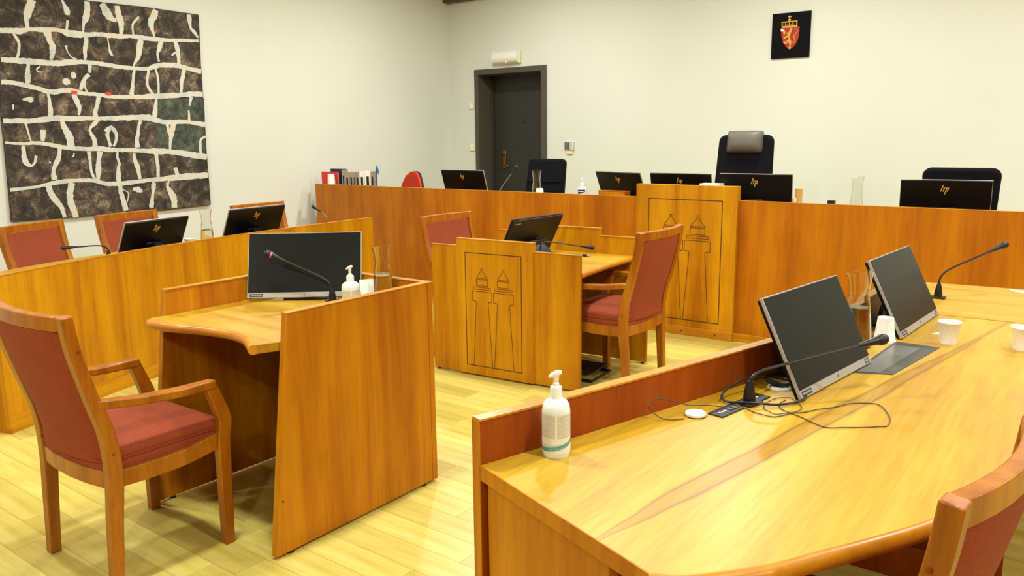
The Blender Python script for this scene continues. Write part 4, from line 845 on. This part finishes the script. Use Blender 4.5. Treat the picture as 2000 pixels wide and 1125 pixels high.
CAB = [[-0.863, 1.877, 0.817], [-0.886, 1.846, 0.817], [-0.909, 1.835, 0.822], [-0.933, 1.831, 0.835], [-0.936, 1.818, 0.855], [-0.937, 1.844, 0.86], [-0.924, 1.874, 0.86], [-0.9, 1.896, 0.85], [-0.874, 1.927, 0.838], [-0.847, 1.983, 0.826], [-0.808, 2.029, 0.817], [-0.773, 2.049, 0.817], [-0.738, 2.033, 0.817], [-0.706, 2.021, 0.817], [-0.675, 2.028, 0.817], [-0.65, 2.075, 0.817], [-0.626, 2.106, 0.817], [-0.6, 2.15, 0.817], [-0.572, 2.195, 0.817], [-0.546, 2.245, 0.817], [-0.514, 2.277, 0.817], [-0.481, 2.279, 0.817], [-0.454, 2.243, 0.817], [-0.429, 2.178, 0.817], [-0.424, 2.126, 0.816], [-0.435, 2.105, 0.817], [-0.466, 2.083, 0.816], [-0.506, 2.046, 0.817], [-0.543, 2.024, 0.817], [-0.578, 2.036, 0.816], [-0.619, 2.063, 0.817], [-0.658, 2.079, 0.817], [-0.686, 2.1, 0.817], [-0.7, 2.126, 0.817], [-0.704, 2.149, 0.816], [-0.697, 2.175, 0.817]]
cable('thin_cable', 'thin brown cable running in loops over the figured desk', [(x,y,z+.0008+.0016*(i%2)) for i,(x,y,z) in enumerate(CAB)], .0014, 'cable')
cable('thin_cable', 'thin brown cable coiled beside the nearer monitor', [(x,y,ZS+.0022+.0015*(i%2)) for i,(x,y) in enumerate([[-0.732, 2.15], [-0.733, 2.107], [-0.724, 2.077], [-0.705, 2.056], [-0.681, 2.048], [-0.661, 2.067], [-0.644, 2.098], [-0.639, 2.127], [-0.655, 2.162], [-0.68, 2.187], [-0.695, 2.203], [-0.72, 2.18], [-0.73, 2.157]])], .0012, 'cable')
t = thing('desk_mat', 'charcoal desk mat with paler window beside the nearer monitor', 'desk mat', (0,0,ZS))
MQ = [(-.625,2.56),(-.515,2.605),(-.459,3.033),(-.60,3.038)]
MB().prism([(x,y) for x,y in MQ], 0, .002).build('mat', 'mat', t)
MB().prism([(-.612,2.58),(-.552,2.60),(-.510,2.985),(-.592,2.99)], .002, .0026).build('clear_window', 'mat2', t)
o = MB().prism([(-.392,4.36),(-.372,4.33),(-.20,4.20),(-.05,4.34),(-.05,4.39)], ZS, ZS+.0012).build('paper_sheet', 'paper'); tag(o, 'white sheet of paper at the right edge on plain table', 'paper')
o = MB().slab(rounded(.05,.05,.07,.006), .0012, lambda a,b,d: (-.512+b*.4+a*.3, 3.235+b+a*.15, ZS+d)).build('paper_slip', 'white'); tag(o, 'small white paper slip under the farther monitor', 'paper')
# folded white card on the small desk
o = MB().add([(-.05,0,0),(.05,0,0),(.05,.05,.105),(-.05,.05,.105),(-.05,.10,0),(.05,.10,0),(-.05,.0015,0),(.05,.0015,0),(.05,.05,.103),(-.05,.05,.103),(-.05,.0985,0),(.05,.0985,0)],
             [(0,1,2,3),(3,2,5,4),(6,9,8,7),(9,10,11,8),(0,6,7,1),(4,5,11,10),(0,3,9,6),(3,4,10,9),(1,7,8,2),(2,8,11,5)]).build('folded_card', 'paper'); o.location = (-2.665,2.455,ZS); o.rotation_euler = (0,0,RAD(60)); o.scale = (.62,.75,1.0); tag(o, 'folded white card behind the pump bottle on small desk', 'card')

# ================================================================ THINGS ON THE BENCH
def binder(label, x, w_, h, mat, y=5.85, d=.22, spine=True, rz=0, grp='binders and books at left end of bench'):
    t = thing('binder', label, 'binder', (x, y, .92), RAD(rz), grp)
    MB().box(-w_/2,-w_/2+.003,0,d,0,h).build('cover', mat, t, .001); MB().box(w_/2-.003,w_/2,0,d,0,h).build('cover', mat, t, .001)
    MB().box(-w_/2+.003,w_/2-.003,0,.003,0,h).build('spine', mat, t, .001)
    MB().box(-w_/2+.005,w_/2-.005,.008,d-.006,.005,h-.012).build('pages', 'paper', t)
    if spine: MB().box(-w_*.22,w_*.22,-.001,0,h*.42,h*.80).build('spine_label', 'black', t, smooth=0)
    return t
o = thing('red_folder', 'flat red folder standing at left end of bench', 'folder', (-6.935,5.90,.92), RAD(3))
MB().box(-.125,.125,0,.004,0,.265).build('front_cover', 'red', o, .001); MB().box(-.125,.125,.014,.018,0,.265).build('rear_cover', 'red', o, .001); MB().box(-.12,.12,.004,.014,.003,.255).build('pages', 'paper', o)
o = thing('navy_folder', 'dark blue folder standing just behind the red folder', 'folder', (-6.87,5.96,.92), RAD(3))
MB().box(-.11,.11,0,.004,0,.295).build('front_cover', 'navy', o, .001); MB().box(-.11,.11,.02,.024,0,.295).build('rear_cover', 'navy', o, .001); MB().box(-.105,.105,.004,.02,.003,.285).build('pages', 'paper', o)
ws = [(.040,.290,'grey_board','grey binder leaning on folders, first spine in the row'),(.050,.262,'grey_board','grey binder with black spine label, second in the row'),(.048,.265,'grey_board','grey binder with black spine label, third in the row'),(.036,.265,'grey_board','narrow grey binder with black label, fourth in the row'),(.038,.262,'grey_board','narrow grey binder, fifth in row beside the white ones'),(.066,.268,'white','white binder with tall black label, left of the two'),(.074,.274,'white','white binder with tall black label, right of the two'),(.042,.270,'grey_board','grey binder with dark label, last before blue brush')]
x = 0.0; ROW = RAD(35)
for w_, h, m_, lab in ws:
    w_ *= .88; c = x+w_/2
    binder(lab, -6.70+c*cos(ROW), w_-.003, h, m_, y=5.865+c*sin(ROW), d=.15, rz=35); x += w_
x = -6.70+x*cos(ROW)
t = thing('blue_brush', 'blue handled dish brush standing beside the binders', 'brush', (x+.035,6.06,.92))
MB().tube([(0,0,.03),(.005,0,.14),(.012,0,.24)], [.012,.008,.006], 8).build('handle', 'blue', t)
MB().sweep([(.012,0,.24),(.016,0,.285),(.018,0,.33)], [.012,.026,.016], [.010,.014,.010], (1,0,0)).build('brush_head', 'blue', t, .003)
MB().tube([(.018,0,.325),(.038,0,.27),(.046,0,.235)], [.006,.008,.004], 8).build('hook', 'blue', t)
MB().lathe([(.001,0),(.028,0),(.028,.035),(.012,.04),(.001,.04)], 16).build('cup_base', 'blue', t)
cable('dark_cable', 'short dark cable lying beside the blue brush', [(x+.05,5.88,.925),(x+.09,5.87,1.0),(x+.14,5.86,1.055),(x+.20,5.85,1.03),(x+.24,5.86,.96),(x+.25,5.87,.925)], .005, 'soft_black')
t = thing('wooden_box', 'small wooden box in front of a bench monitor', 'box', (-3.37,5.86,.92))
MB().box(-.122,.122,-.05,-.042,.004,.172).build('box_wall', 'veneer', t, .002); MB().box(-.122,.122,.042,.05,.004,.172).build('box_wall', 'veneer', t, .002)
MB().box(-.122,-.114,-.042,.042,.004,.172).build('box_wall', 'veneer_dark', t, .002); MB().box(.114,.122,-.042,.042,.004,.172).build('box_wall', 'veneer_dark', t, .002)
MB().box(-.122,.122,-.05,.05,0,.006).build('box_floor', 'veneer_dark', t); MB().box(-.126,.126,-.054,-.040,.172,.178).build('box_rim', 'edge', t, .001)
t = thing('paper_stack', 'white block of papers behind the raised emblem board', 'papers', (-2.52,5.855,.92))
for k in range(4): MB().box(-.075+.002*k,.075-.003*k,-.05,.05,.058*k+.001,.058*(k+1)).build('paper_block', 'paper', t, .001)
MB().box(-.078,.078,-.052,.052,.233,.255).build('top_sheet', 'white', t, .002)
t = thing('card_holder', 'tan card in a white holder right of the middle bench monitor', 'card holder', (-1.925,6.03,.92))
MB().box(-.022,.030,.0,.012,.0,.225).build('tan_card', 'tan', t, .002); MB().box(-.034,-.006,-.02,-.016,0,.155).build('holder', 'white', t, .001); MB().box(-.034,.030,-.02,.02,0,.004).build('holder_foot', 'white', t, .001)
t = thing('desk_clock', 'tiny black box on bench left of the right carafe', 'device', (-1.69,6.05,.92))
MB().box(-.024,.024,-.02,.02,0,.145).build('case', 'black', t, .003); MB().box(-.019,.019,-.021,-.02,.06,.135).build('face', 'soft_black', t)
# cable and plug on the two-sided desk
t = thing('adapter_cable', 'black adapter cable with silver plug on two-sided desk', 'cable', (-3.0,4.55,.742))
MB().tube(spline([(-.10,-.04,.008),(-.03,.02,.010),(.05,.05,.010),(.12,.06,.008)],5), .005, 7).build('cord', 'soft_black', t)
MB().tube([(.115,.06,.009),(.145,.062,.009)], .009, 8).build('plug', 'soft_black', t); MB().tube([(.145,.062,.009),(.17,.064,.009)], .006, 8).build('plug_tip', 'silver', t)
